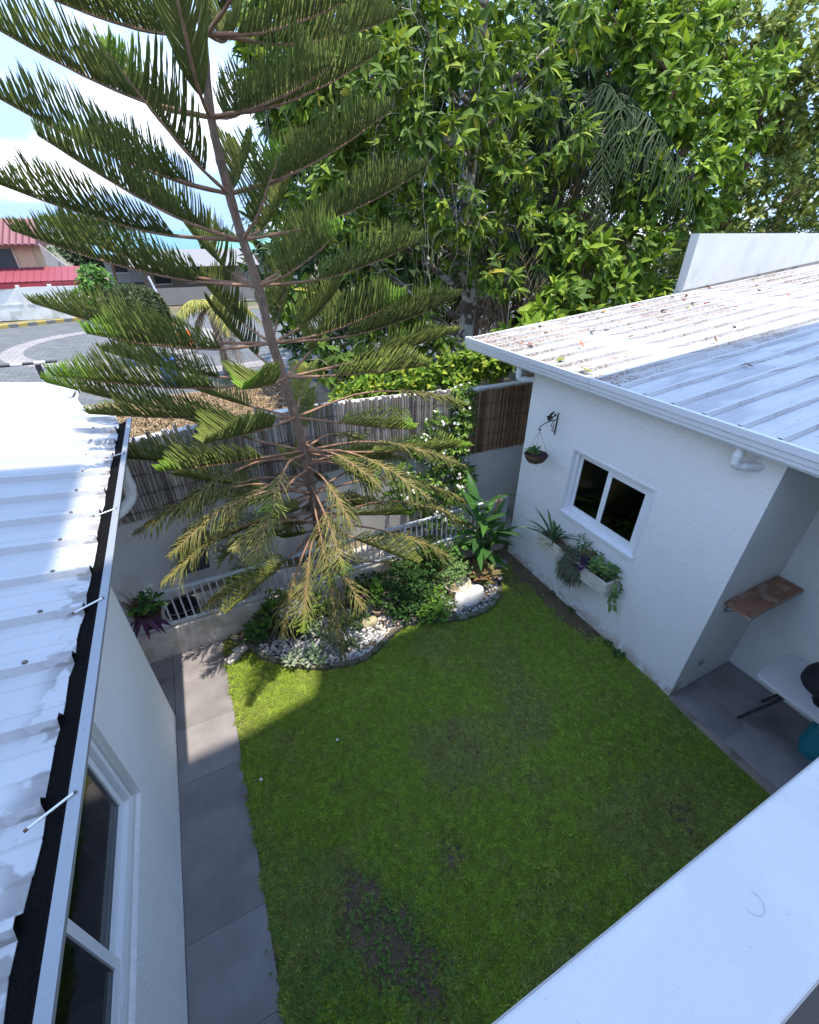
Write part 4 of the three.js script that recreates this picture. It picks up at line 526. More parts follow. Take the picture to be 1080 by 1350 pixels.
{
  struct('bed_soil', uvm(extr(poly(bedPoly.map(([x, z]) => [x, -z])), 0.05).rotateX(-Math.PI / 2).translate(0, -0.02, 0)), soil, 'dark soil of the planted bed');
  const R = rng(501), ed = thing('bed_edging', 'curving edging of mossy concrete pieces round the pebble bed', 'edging'), L = bedCurve.getLength(), n = Math.round(L / 0.17);
  const eMats = [[0.15, 0.13, 0.095], [0.115, 0.105, 0.07], [0.19, 0.165, 0.125]].map((c, i) => M([1, 1, 1], 0.95, { map: tex(128, 0.3, (u, v) => mul(mixc(c, [0.07, 0.085, 0.03], step(0.5, 0.65, tfbm(u, v, 5, 300 + i, 5))), 0.6 + 0.8 * tfbm(u, v, 16, 310 + i, 3))), bumpMap: stuccoBump, bumpScale: 0.01 }));
  const geos = [0, 1, 2].map(k => { const g = new RoundedBoxGeometry(0.165, 0.11, 0.065, 2, 0.014), p = g.attributes.position; for (let i = 0; i < p.count; i++) p.setXYZ(i, p.getX(i) * (1 + 0.05 * (noise3(p.getY(i) * 30, k, p.getZ(i) * 30) - 0.5)), p.getY(i) + 0.012 * (noise3(p.getX(i) * 22 + k * 9, 1, p.getZ(i) * 22) - 0.5), p.getZ(i) + 0.012 * (noise3(p.getX(i) * 22 + k * 5, p.getY(i) * 22, 4) - 0.5)); g.computeVertexNormals(); return uvm(g); });
  for (let i = 0; i < n; i++) { const u = (i + 0.5) / n, p = bedCurve.getPointAt(u), t = bedCurve.getTangentAt(u), m = part('edging_stone', geos[i % 3], eMats[Math.floor(R() * 3)], ed); m.position.set(p.x, 0.018 + 0.012 * (R() - 0.5), p.z); m.rotation.set((R() - 0.5) * 0.08, -Math.atan2(t.z, t.x), (R() - 0.5) * 0.06); }
  // pebbles
  const gs = [1, 2, 3].map(s => { const g = new THREE.IcosahedronGeometry(1, 1), p = g.attributes.position; for (let i = 0; i < p.count; i++) { const v = V(p.getX(i), p.getY(i), p.getZ(i)), k = 0.82 + 0.36 * noise3(v.x * 1.3 + s * 7, v.y * 1.3, v.z * 1.3); p.setXYZ(i, v.x * k, v.y * k * 0.62, v.z * k * 0.8); } return toCreasedNormals(g, 1.2); });
  const pm = M([1, 1, 1], 0.75, { bumpMap: stuccoBump, bumpScale: 0.002 }), lists = [[], [], []];
  for (let k = 0; k < 5200; k++) {
    const x = -0.35 + 3.95 * R(), z = -4.58 + 1.1 * R(); if (!inside(x, z, bedPoly)) continue; const front = x < 1.95 ? z > -4.33 : x > 2.35 && z > -4.1; if (!front && R() > 0.12) continue;
    const right = x > 2.3, s = right ? 0.013 + 0.010 * R() : 0.014 + 0.017 * R(), q = R(), pink = x > 1.45 && x < 2.0; const c = pink ? mixc([0.55, 0.42, 0.35], [0.66, 0.58, 0.5], R()) : right ? (q < 0.4 ? [0.16, 0.165, 0.17] : q < 0.8 ? [0.34, 0.34, 0.34] : [0.55, 0.54, 0.52]) : (q < 0.22 ? [0.20, 0.20, 0.21] : q < 0.55 ? [0.42, 0.41, 0.40] : [0.52, 0.50, 0.47]);
    lists[k % 3].push([x, 0.034 + s * 0.4 + 0.012 * R(), z, s, R() * 6.28, mul(c, 0.8 + 0.4 * R()), R()]);
  }
  const root = struct('pebbles', new THREE.IcosahedronGeometry(0.02, 1).scale(1, 0.6, 0.8).translate(1.2, 0.05, -3.75), pm, 'loose white and grey pebbles covering the bed'); root.userData.kind = 'stuff';
  lists.forEach((l, k) => { const m = shade(new THREE.InstancedMesh(gs[k], pm, l.length)), e = new THREE.Euler(), q = new THREE.Quaternion(), c = new THREE.Color(); l.forEach(([x, y, z, s, a, col, r], i) => { m.setMatrixAt(i, _m.compose(V(x, y, z), q.setFromEuler(e.set((r - 0.5) * 0.7, a, (r - 0.3) * 0.5)), V(s, s, s))); m.setColorAt(i, c.setRGB(...col)); }); m.name = 'pebble'; m.userData.kind = 'stuff'; root.add(m); });
}
function bush(name, label, pos, blobs, per, n, len, cols, geos, seed, group, droop = 0.2, cat = 'shrub') {
  const R = rng(seed), t = thing(name, label, cat, pos, 0, group), F = new Foliage(), bl = blobs.map(([x, y, z, r]) => [x + pos[0], y + pos[1], z + pos[2], r]);
  fillBlobs(F, bl, R, per, n, len, tones(cols), 1.0, droop); F.build(t, geos, leafCrown, 'foliage');
  const st = []; for (const [x, y, z] of blobs) st.push(rod([x * 0.3, -0.02, z * 0.3], [x, y, z], 0.012, 5, 0.005)); part('stem', st, barkDark, t); return t;
}
const potMat = (c, r = 0.7) => M([1, 1, 1], r, { map: tex(128, 0.4, (u, v) => mul(c, 0.7 + 0.6 * tfbm(u, v, 8, 400 + c[0] * 99, 4))) });
function pot(t, r, h, mat, rim = 0.015, taper = 0.75) { const p = part('pot', lathe([[0.001, 0], [r * taper, 0], [r * (taper + (1 - taper) * 0.6), h * 0.6], [r, h - 0.03], [r + rim, h - 0.03], [r + rim, h], [r - 0.012, h], [r - 0.02, h - 0.05], [0.001, h - 0.05]], 28), mat, t); return p; }
// a spray of strap leaves, each a mesh of its own
function straps(t, base, n, len, w, cols, R, lift, bend, name = 'leaf', labelled) {
  const gs = [0, 1, 2].map(k => { const g = leafGeo(w, bend * (0.7 + 0.3 * k), 0.35, 700 + k); return g; }), ms = cols.map(c => leafMat({ color: lin(...c), clearcoat: 0.4 }));
  for (let i = 0; i < n; i++) { const a = i * 2.4 + R() * 0.6, el = lift * (0.55 + 0.6 * R()), d = V(Math.cos(a) * Math.cos(el), Math.sin(el), Math.sin(a) * Math.cos(el)), m = part(name, gs[i % 3], ms[Math.floor(R() * ms.length)], t), f = new Foliage(); f.matrix([V(base[0] + 0.02 * Math.cos(a), base[1], base[2] + 0.02 * Math.sin(a)), d, V(0, 1, 0).addScaledVector(V(Math.cos(a), 0, Math.sin(a)), -0.4), len * (0.7 + 0.45 * R())], _m); _m.decompose(m.position, m.quaternion, m.scale); }
}
{
  const glossy = [[0.030, 0.085, 0.016], [0.045, 0.115, 0.02], [0.022, 0.06, 0.013], [0.07, 0.15, 0.03]], small = [leafGeo(0.55, 0.15, 0.3, 41), leafGeo(0.5, 0.3, 0.3, 42), leafGeo(0.6, 0.05, 0.25, 43)];
  bush('glossy_shrub', 'dark glossy rounded shrub in the middle of the bed', [1.95, 0.03, -4.02], [[-0.28, 0.30, 0.02, 0.26], [0, 0.42, -0.12, 0.28], [0.22, 0.34, 0.02, 0.26], [-0.12, 0.22, 0.16, 0.22], [0.14, 0.18, 0.16, 0.2], [-0.02, 0.56, -0.2, 0.2], [0.34, 0.5, -0.2, 0.2]], 1500, 6, 0.052, glossy, small, 601);
  bush('light_shrub', 'light green small leaved shrub spilling over the edging', [2.16, 0.03, -3.72], [[0, 0.18, 0, 0.19], [0.16, 0.16, 0.03, 0.17], [-0.12, 0.14, 0.04, 0.14], [0.05, 0.10, 0.12, 0.14], [0.12, 0.28, -0.1, 0.16]], 1900, 6, 0.045, [[0.15, 0.29, 0.035], [0.21, 0.37, 0.05], [0.10, 0.21, 0.03]], small, 602);
  bush('clipped_shrub', 'pale green finely clipped shrub over the shallow stone bowl', [2.72, 0.20, -4.06], [[0, 0.16, 0, 0.20], [-0.16, 0.17, 0.04, 0.15], [0.14, 0.16, -0.02, 0.15], [0, 0.24, -0.1, 0.15]], 2400, 6, 0.034, [[0.20, 0.33, 0.10], [0.14, 0.26, 0.07], [0.28, 0.38, 0.15]], small, 603);
  const bowl = thing('stone_bowl', 'shallow cream stone bowl under the clipped shrub', 'bowl', [2.74, 0.03, -4.02]); pot(bowl, 0.19, 0.17, potMat([0.42, 0.37, 0.27]), 0.02, 0.55);
  bush('clipped_shrub', 'small clipped ball shrub in front of the tall strap-leaved plant', [2.96, 0.03, -4.40], [[0, 0.50, 0, 0.16], [0.08, 0.52, 0.04, 0.12], [-0.1, 0.45, 0.05, 0.12], [0, 0.3, 0.05, 0.12]], 2400, 6, 0.034, [[0.12, 0.27, 0.05], [0.18, 0.34, 0.07]], small, 604);
  bush('railing_shrub', 'low dark shrub tucked against the railing behind the pine trunk', [1.5, 0.03, -4.45], [[0, 0.3, 0, 0.2], [0.2, 0.25, 0, 0.17], [-0.2, 0.26, 0.05, 0.17]], 1300, 6, 0.055, glossy, small, 605);
  bush('railing_shrub', 'leafy mid green shrub between railing and glossy shrub', [2.45, 0.03, -4.42], [[0, 0.42, 0, 0.24], [0.26, 0.36, 0.03, 0.2], [-0.24, 0.36, 0.04, 0.2], [0.1, 0.62, 0, 0.18]], 1200, 6, 0.065, [[0.08, 0.17, 0.03], [0.13, 0.25, 0.04], [0.05, 0.11, 0.02]], small, 606);
  bush('pink_flower_plant', 'small plant with a pink bloom beside the pine trunk', [1.34, 0.03, -4.30], [[0, 0.2, 0, 0.13]], 1600, 6, 0.05, [[0.06, 0.13, 0.03], [0.09, 0.18, 0.04]], small, 607);
  { const t = scene.children.find(o => o.name === 'pink_flower_plant'), F = new Foliage(); for (let k = 0; k < 12; k++) { const a = k * 2.4; F.leaf(V(1.36, 0.33, -4.22), V(Math.cos(a), 0.4, Math.sin(a)), V(0, 1, 0), 0.035, [0.62, 0.10, 0.30]); } F.build(t, [leafGeo(0.8, 0.2, 0.2, 51)], M([1, 1, 1], 0.7, { side: THREE.DoubleSide }), 'bloom'); }
  bush('railing_shrub', 'bushy green shrub behind the tall black pot', [0.22, 0.03, -4.46], [[0, 0.32, 0, 0.2], [0.2, 0.36, 0.02, 0.18], [-0.18, 0.24, 0.02, 0.16], [0.05, 0.52, 0, 0.14]], 1300, 6, 0.06, [[0.09, 0.18, 0.03], [0.14, 0.26, 0.04], [0.05, 0.11, 0.02]], small, 621);
  bush('railing_shrub', 'yellow-green shrub between the tall black pot and the pine trunk', [0.78, 0.03, -4.42], [[0, 0.22, 0, 0.18], [0.16, 0.18, 0.06, 0.14], [-0.14, 0.24, 0.02, 0.15]], 1400, 6, 0.05, [[0.18, 0.29, 0.05], [0.12, 0.22, 0.04], [0.25, 0.34, 0.07]], small, 622);
  bush('ground_cover_plant', 'low leafy ground cover at the foot of the pine trunk', [1.12, 0.03, -4.10], [[0, 0.10, 0, 0.14], [0.15, 0.09, 0.05, 0.11], [-0.14, 0.09, 0.02, 0.12], [0.02, 0.09, 0.14, 0.10]], 2200, 6, 0.042, [[0.10, 0.19, 0.05], [0.16, 0.24, 0.08], [0.06, 0.13, 0.03]], small, 623);
  bush('ground_cover_plant', 'low grey-green ground cover near the front of the pebbles', [0.95, 0.03, -3.72], [[0, 0.07, 0, 0.10], [0.1, 0.06, 0.03, 0.08], [-0.1, 0.07, -0.02, 0.08]], 2400, 6, 0.04, [[0.17, 0.23, 0.12], [0.11, 0.17, 0.07]], small, 624);
  const R = rng(611);
  // potted sapling, stones
  const sp = thing('potted_sapling', 'slim yellow-green sapling in a small clay pot on the pebbles', 'potted plant', [1.50, 0.05, -4.08]); pot(sp, 0.075, 0.12, potMat([0.34, 0.25, 0.17])); part('stem', rod([0, 0.08, 0], [0.02, 0.55, -0.02], 0.007, 6), barkDark, sp);
  { const F = new Foliage(); fillBlobs(F, [[1.51, 0.32, -4.08, 0.07], [1.52, 0.43, -4.09, 0.075], [1.52, 0.54, -4.10, 0.07], [1.515, 0.63, -4.10, 0.05]], R, 9000, 5, 0.04, tones([[0.20, 0.36, 0.04], [0.13, 0.27, 0.03]]), 1, 0.2); F.build(sp, small, leafCrown, 'foliage'); }
  const stone = (name, label, pos, s, c, seed, detail = 4) => { const g = new THREE.IcosahedronGeometry(1, detail), p = g.attributes.position; for (let i = 0; i < p.count; i++) { const v = V(p.getX(i), p.getY(i), p.getZ(i)).normalize(), k = 0.72 + 0.42 * fbm(v.x * 1.4 + seed, v.y * 1.4, v.z * 1.4, 5) + 0.10 * (fbm(v.x * 7, v.y * 7 + seed, v.z * 7, 3) - 0.5); p.setXYZ(i, v.x * k * s[0], Math.min(v.y * k * s[1], s[1] * 0.72), v.z * k * s[2]); } g.computeVertexNormals(); const m = single(name, label, 'stone', toCreasedNormals(g, 0.9), M([1, 1, 1], 0.9, { map: tex(256, 1, (u, v) => mul(c, 0.72 + 0.5 * tfbm(u, v, 12, seed, 6) - (tnoise(u * 40, v * 40, 40, seed) > 0.82 ? 0.18 : 0))), bumpMap: stuccoBump, bumpScale: 0.008 })); m.position.set(...pos); return m; };
  const wr = stone('white_boulder', 'flat white boulder lying on the grey pebbles at the right end of the bed', [2.80, 0.085, -3.77], [0.30, 0.14, 0.20], [0.56, 0.54, 0.51], 3); wr.rotation.y = 0.3;
  stone('sandy_stone', 'sandy yellow stone beside the small clay pot', [1.33, 0.07, -3.98], [0.13, 0.09, 0.10], [0.50, 0.44, 0.27], 9, 3);
  stone('sandy_stone', 'upright ochre stone behind the white boulder', [2.62, 0.12, -3.93], [0.07, 0.16, 0.07], [0.42, 0.33, 0.17], 13, 3);
  stone('grey_slab', 'flat grey stepping stone near the annex corner', [3.72, 0.02, -4.25], [0.13, 0.05, 0.10], [0.30, 0.28, 0.25], 17, 3);
  for (const [x, z, a, l] of [[-0.30, -4.30, 0.35, 'upper concrete paver lying beside the end of the tiled path'], [-0.405, -4.20, 0.5, 'small concrete paver at the end of the tiled path']]) { const b = single('loose_paver', l, 'paver', rbox(-0.085, 0.085, 0, 0.05, -0.055, 0.055, 0.01), concrete); b.position.set(x, 0.01, z); b.rotation.y = a; }
  // pots at the left end
  const bp = thing('black_pot', 'tall black pot topped with white pebbles beside the pine', 'pot', [0.42, 0.03, -4.28]); pot(bp, 0.195, 0.43, M([0.022, 0.021, 0.021], 0.45), 0.02, 0.68);
  { const g = [], q = new THREE.IcosahedronGeometry(1, 1); for (let k = 0; k < 110; k++) { const a = R() * 6.28, r = 0.165 * Math.sqrt(R()), s = 0.016 + 0.012 * R(); g.push(norm(q.clone().scale(s * 1.1, s * 0.7, s)).rotateY(a).translate(r * Math.cos(a), 0.395 + 0.016 * R(), r * Math.sin(a))); } const m = part('pebble_topping', g, M([0.62, 0.60, 0.56], 0.8), bp); m.userData.kind = 'stuff'; }
  const gp = thing('grey_pot', 'round grey glazed pot with a leafy dark green plant at the corner of the bed', 'potted plant', [-0.06, 0.03, -4.33]); pot(gp, 0.12, 0.19, M([0.17, 0.175, 0.17], 0.35, { map: concMap }), 0.012, 0.6);
  straps(gp, [0, 0.17, 0], 34, 0.19, 0.36, [[0.045, 0.12, 0.02], [0.07, 0.17, 0.03], [0.03, 0.08, 0.016]], R, 0.9, 0.45);
  for (const [x, z, l] of [[0.17, -4.27, 'small black garden lamp between the grey pot and the tall black pot'], [3.36, -3.82, 'small black garden lamp by the white boulder']]) { const t = thing('garden_lamp', l, 'garden lamp', [x, 0.03, z]); part('stake', norm(new THREE.CylinderGeometry(0.012, 0.012, 0.10, 8).translate(0, 0.05, 0)), darkIron, t); const hd = part('head', lathe([[0.001, 0.10], [0.045, 0.10], [0.055, 0.125], [0.055, 0.16], [0.04, 0.175], [0.001, 0.175]], 18), darkIron, t); part('lens', lathe([[0.001, 0.178], [0.03, 0.178], [0.03, 0.17]], 16), M([0.12, 0.12, 0.13], 0.2), hd); }
  // variegated low plants along the edge
  for (const [x, z, s, l] of [[0.28, -3.80, 1, 'low variegated grey-green plant at the front edge under the drooping branches'], [0.52, -3.72, 1.15, 'variegated plant with white margins at the front edge'], [0.58, -4.18, 1.25, 'white and green leaved plant beside the tall black pot'], [0.80, -3.98, 1.1, 'variegated plant at the foot of the pine trunk']]) { const t = thing('variegated_plant', l, 'plant', [x, 0.03, z]); for (let k = 0; k < 6; k++) { const a = k * 2.4, r = k ? 0.075 * s : 0; straps(t, [r * Math.cos(a), 0.05 + 0.04 * R(), r * Math.sin(a)], 9, 0.088 * s, 0.42, [[0.30, 0.36, 0.24], [0.18, 0.26, 0.14], [0.42, 0.45, 0.34], [0.12, 0.2, 0.09]], R, 0.75, 0.3); } }
  // tall strap-leaved plant, leaf by leaf
  const hl = thing('strap_leaf_plant', 'tall plant with long broad glossy leaves beside the annex corner', 'plant', [3.42, 0.02, -4.35]);
  const lm = [[0.040, 0.135, 0.018], [0.06, 0.17, 0.022], [0.028, 0.09, 0.014]].map(c => leafMat({ color: lin(...c), clearcoat: 0.5, clearcoatRoughness: 0.3 })), lg = [leafGeo(0.24, 0.22, 0.4, 61), leafGeo(0.27, 0.45, 0.35, 62), leafGeo(0.22, 0.08, 0.45, 63)];
  for (const [sx, sz, h] of [[0, 0, 1.15], [-0.12, 0.05, 0.95], [0.14, -0.04, 0.85], [0.06, 0.1, 0.7], [-0.08, -0.06, 1.05]]) {
    const top = V(sx * 1.4 - 0.05, h, sz * 1.5); part('cane', rod([sx * 0.5, 0, sz * 0.5], [top.x, top.y, top.z], 0.016, 7, 0.009), M([0.12, 0.17, 0.05], 0.7), hl);
    for (let k = 0; k < 8; k++) { const u = 0.35 + 0.65 * k / 7, p = V(sx * 0.5, 0, sz * 0.5).lerp(top, u), a = k * 3.6 + sx * 20 + R() * 0.7, el = 0.15 + 1.05 * Math.pow(u, 2) * (0.55 + 0.6 * R()), d = V(Math.cos(a) * Math.cos(el), Math.sin(el), Math.sin(a) * Math.cos(el)), m = part('leaf', lg[k % 3], lm[Math.floor(R() * 3)], hl), f = new Foliage(); f.matrix([p, d, V(-Math.cos(a) * 0.5, 1, -Math.sin(a) * 0.5), 0.38 + 0.2 * R()], _m); _m.decompose(m.position, m.quaternion, m.scale); }
  }
  const fl = part('flower_spike', tube([[0.12, 1.0, 0.02], [0.16, 1.2, 0.03], [0.2, 1.28, 0.05]], 0.008, 8, 5), M([0.30, 0.14, 0.06], 0.8), hl);
  for (let k = 0; k < 5; k++) { const m = part('bract', leafGeo(0.4, 0.2, 0.3, 66), M([0.45, 0.19, 0.08], 0.7, { side: THREE.DoubleSide }), fl); m.position.set(0.14 + 0.012 * k, 1.12 + 0.035 * k, 0.03); m.scale.setScalar(0.07); m.rotation.set(0, k * 2.4, 0.6); }
  const cp = thing('copper_leaf_plant', 'copper and olive rosette plant behind the white boulder', 'plant', [3.18, 0.03, -4.02]);
  for (let k = 0; k < 7; k++) { const a = k * 2.4, r = k ? 0.12 : 0; straps(cp, [r * Math.cos(a), 0.10 + 0.10 * R(), r * Math.sin(a)], 11, 0.16, 0.40, [[0.30, 0.16, 0.06], [0.20, 0.12, 0.05], [0.17, 0.17, 0.05], [0.40, 0.24, 0.11], [0.09, 0.12, 0.03]], R, 0.8, 0.35); }
  part('stem', [rod([0, -0.02, 0], [0.02, 0.2, 0], 0.014, 6, 0.008), rod([0.05, -0.02, 0.02], [0.12, 0.18, 0.04], 0.01, 6, 0.006)], barkDark, cp);
  // pot on the railing end: jade leaves, purple leaves hanging, a white bloom
  const jp = thing('jade_planter', 'round bark pot with thick green leaves, hanging purple leaves and a white bloom', 'potted plant', [-1.10, 0.72, -4.47]);
  pot(jp, 0.135, 0.22, M([0.20, 0.15, 0.11], 0.95, { map: barkMap, bumpMap: barkMap, bumpScale: 0.03 }), 0.012, 0.7);
  part('pot_hook', [tube([[0, 0.20, -0.12], [0, 0.27, -0.17], [0, 0.275, -0.20], [0, 0.2, -0.215]], 0.006, 12, 5)], darkIron, jp);
  for (let k = 0; k < 12; k++) { const a = k * 2.4, r = 0.03 + 0.10 * R(); straps(jp, [r * Math.cos(a), 0.24 + 0.16 * R(), r * Math.sin(a)], 8, 0.085, 0.62, [[0.05, 0.15, 0.03], [0.08, 0.20, 0.04], [0.03, 0.09, 0.025], [0.18, 0.32, 0.05]], R, 0.7, 0.15); }
  straps(jp, [-0.03, 0.22, 0.10], 12, 0.25, 0.24, [[0.085, 0.030, 0.085], [0.06, 0.022, 0.065], [0.12, 0.05, 0.12]], R, -0.55, 0.4, 'purple_leaf');
  { const F = new Foliage(); for (let k = 0; k < 60; k++) { const D = onSphere(R); D.y = Math.abs(D.y); F.leaf(V(-1.00, 1.17, -4.52).addScaledVector(D, 0.045), D.clone().add(V(R() - 0.5, 0.2, R() - 0.5)), D, 0.026, [0.76, 0.75, 0.70]); } F.build(jp, [leafGeo(0.8, 0.2, 0.2, 71)], M([1, 1, 1], 0.7, { side: THREE.DoubleSide }), 'bloom'); part('flower_stem', rod([0.05, 0.25, -0.02], [0.10, 0.44, -0.05], 0.006, 5), M([0.1, 0.18, 0.05], 0.8), jp); }
  const tw = new Tubes(); for (let k = 0; k < 26; k++) { const a = R() * 6.28, p = V(-0.10, 0.25, -0.02), e = V(-0.16 + 0.14 * Math.cos(a), 0.42 + 0.14 * R(), 0.12 * Math.sin(a)); tw.add([p, p.clone().lerp(e, 0.5).add(V(0.02, 0.02, 0)), e], [0.004, 0.003, 0.0015], [[0.2, 0.08, 0.05], [0.16, 0.09, 0.05], [0.24, 0.1, 0.06]], 4); } part('dry_stems', tw.geo(), M([1, 1, 1], 0.9, { vertexColors: true }), jp).userData.kind = 'stuff';
  // things in the strip behind the railing
  const bk = thing('black_bucket', 'black bucket standing behind the railing near the left house', 'bucket', [-0.86, 0, -5.05]); part('body', lathe([[0.001, 0], [0.16, 0], [0.20, 0.34], [0.215, 0.34], [0.215, 0.36], [0.19, 0.36], [0.15, 0.02], [0.001, 0.02]], 26), M([0.012, 0.012, 0.013], 0.5), bk); part('handle', tube([[-0.2, 0.33, 0], [-0.14, 0.42, 0.16], [0, 0.44, 0.22], [0.14, 0.42, 0.16], [0.2, 0.33, 0]], 0.005, 20, 5), galv, bk);
  const ub = thing('utility_box', 'dark grey utility box fixed low on the boundary wall', 'utility box', [-0.62, 0.42, -5.66]); part('case', rbox(-0.17, 0.17, 0, 0.50, -0.10, 0, 0.01), M([0.055, 0.055, 0.06], 0.6), ub); part('door', rbox(-0.15, 0.15, 0.02, 0.48, 0.001, 0.012, 0.004), M([0.07, 0.07, 0.075], 0.55), ub);
}
// ---------------------------------------------------------------- lawn
{
  const R = rng(777);
  const bare = [[0.24, -0.98, 0.30, 1], [0.17, -1.28, 0.20, 0.95], [0.45, -1.03, 0.17, 0.9], [0.40, -0.74, 0.20, 0.9], [2.43, -1.73, 0.10, 0.8], [1.66, -1.91, 0.09, 0.6], [2.0, -1.43, 0.08, 0.7], [1.89, -1.05, 0.07, 0.9], [1.01, -1.26, 0.14, 0.75], [1.36, -0.98, 0.07, 0.8], [1.10, -1.85, 0.08, 0.6], [2.35, -1.95, 0.11, 0.6], [3.03, -0.63, 0.12, 1], [2.51, -1.15, 0.12, 0.8], [3.93, -2.78, 0.15, 1], [3.86, -3.20, 0.17, 1], [3.90, -3.6, 0.14, 1], [3.95, -4.0, 0.13, 0.9], [3.98, -2.5, 0.07, 0.9], [3.75, -4.4, 0.18, 0.8]];
  const bareness = (x, z) => { let b = x > 3.6 && z < -2.35 ? 0.98 * step(3.68, 3.86, x + 0.22 * (fbm(x * 5, 9, z * 5, 3) - 0.5)) * step(-2.3, -2.6, z) : 0; if (x > 3.45 && z < -3.5) b = Math.max(b, 0.55); for (const [bx, bz, r, a] of bare) { const d = Math.hypot(x - bx, z - bz) / r * (0.35 + 1.3 * fbm(x * 6, 2, z * 6, 4)); b = Math.max(b, a * (r < 0.13 && bx < 3.7 ? 0.55 : 1) * (1 - step(0.35, 1.5, d))); } return clamp(b + 0.35 * step(0.60, 0.75, fbm(x * 3.1, 12, z * 3.1, 4)), 0, 1); };
  const dryness = (x, z) => step(0.46, 0.64, fbm(x * 1.5 + 4, 7, z * 1.5, 4)) * (0.35 + 0.65 * step(3.0, 0.6, Math.hypot(x - 1.3, (z + 1.3) * 1.0)));
  const tuft = seed => { const r = rng(seed), P = [], I = []; for (let b = 0; b < 7; b++) { const a = r() * 6.28, h = 0.35 + 0.4 * r(), lean = 0.55 + 0.7 * r(), w = 0.085 + 0.06 * r(), c = Math.cos(a), s = Math.sin(a), ox = (r() - 0.5) * 0.55, oz = (r() - 0.5) * 0.55, k = P.length / 3; const q = (u, hh, ww) => { const x = ox + c * u, z = oz + s * u; P.push(x - s * ww, hh, z + c * ww, x + s * ww, hh, z - c * ww); }; q(0, 0, w * 0.7); q(lean * 0.4, h * 0.62, w); P.push(ox + c * lean, h * 0.78, oz + s * lean); I.push(k, k + 1, k + 2, k + 1, k + 3, k + 2, k + 2, k + 3, k + 4); } const g = new THREE.BufferGeometry(); g.setAttribute('position', new THREE.Float32BufferAttribute(P, 3)); g.setIndex(I); g.computeVertexNormals(); return g; };
  const gm = MP([1, 1, 1], 0.95, { specularIntensity: 0.35, transmission: 0.4, thickness: 0, side: THREE.DoubleSide }), gs = [tuft(1), tuft(2), tuft(3)], lists = [[], [], []];
  let N = 120000;
  for (let i = 0; i < N; i++) {
    const x = -0.50 + 4.515 * R(), z = -4.56 + 4.75 * R(); if (x < -0.478 && (R() < 0.6 || fbm(1, 4, z * 6, 3) < 0.48)) continue; if (inside(x, z, bedPoly)) continue; if (x < -0.1 && z < -4.2) { if (R() < 0.75) continue; }
    const b = bareness(x, z), d = dryness(x, z); if (R() < b * 0.97 || R() < d * 0.10) continue;
    const sp = fbm(x * 5, 1, z * 5, 3), q = R(), lush = fbm(x * 0.9 + 11, 5, z * 0.9, 3); let c = mixc([0.20, 0.30, 0.026], [0.40, 0.52, 0.055], clamp(0.15 + 0.5 * q + 0.55 * (lush - 0.4))); c = mixc(c, [0.33, 0.285, 0.12], clamp(d * (0.25 + 0.5 * R()) + 0.35 * b + (R() < 0.11 ? 0.6 : 0)));
    lists[i % 3].push([x, z, (0.028 + 0.020 * R()) * (0.7 + 0.6 * sp) * (1 - 0.4 * b), mul(c, 0.5 + 0.95 * R() * R() + 0.25 * R())]);
  }
  const root = struct('lawn_grass', gs[0].clone().scale(0.025, 0.025, 0.025).translate(1.5, 0, -2.5), gm, 'short green lawn grass'); root.userData.kind = 'stuff';
  const gy = (x, z) => (x < -0.485 ? 0.014 : -0.004) + 0.02 * (fbm(x * 2.2, 1, z * 2.2) - 0.5);
  lists.forEach((l, k) => { const m = shade(new THREE.InstancedMesh(gs[k], gm, l.length)), q = new THREE.Quaternion(), e = new THREE.Euler(), c = new THREE.Color(), p = V(0, 0, 0), s = V(0, 0, 0); l.forEach(([x, z, sc, col], i) => { m.setMatrixAt(i, _m.compose(p.set(x, gy(x, z), z), q.setFromEuler(e.set((R() - 0.5) * 0.3, R() * 6.28, (R() - 0.5) * 0.3)), s.set(sc, sc * (0.8 + 0.5 * R()), sc))); m.setColorAt(i, c.setRGB(...col)); }); m.name = 'grass_tuft'; m.userData.kind = 'stuff'; root.add(m); });
  // small broad-leaved weeds along the path and on the bare ground
  const F = new Foliage(); for (let i = 0; i < 2600; i++) { let x, z; if (R() < 0.55) { x = -0.47 + Math.abs(R() + R() - 1) * 0.55; z = -2.6 + 2.7 * Math.sqrt(R()); } else { x = 0.25 + (R() + R() - 1) * 0.8; z = -0.95 + (R() + R() - 1) * 0.8; if (R() < 0.5 && fbm(x * 9, 3, z * 9, 2) < 0.5) continue; } const a0 = R() * 6.28, s = 0.010 + 0.010 * R(), c = mul([0.12, 0.21, 0.035], 0.7 + 0.7 * R()), y = gy(x, z) + 0.012 + 0.012 * R(); for (let k = 0; k < 3; k++) { const a = a0 + k * 2.09; F.leaf(V(x, y, z), V(Math.cos(a), 0.25 * (R() - 0.2), Math.sin(a)), V(0, 1, 0), s, c); } }
  F.build(root, [leafGeo(0.85, 0.1, 0.1, 81)], leafCrown, 'weed_leaves');
  // fallen white petals and tiny weeds at the foot of the annex wall
  const pg = leafGeo(0.6, 0.1, 0.3, 82), pmat = M([0.78, 0.77, 0.74], 0.7, { side: THREE.DoubleSide });
  for (const [x, z] of [[-0.35, -2.58], [0.44, -2.63]]) { const t = thing('fallen_blossom', 'small white blossom fallen on the grass', 'blossom', [x, 0.03, z], 0, 'white blossoms on the lawn'); for (let k = 0; k < 4; k++) { const m = part('petal', pg, pmat, t); m.scale.setScalar(0.02); m.rotation.set(0, k * 1.6 + x, 0.25); } }
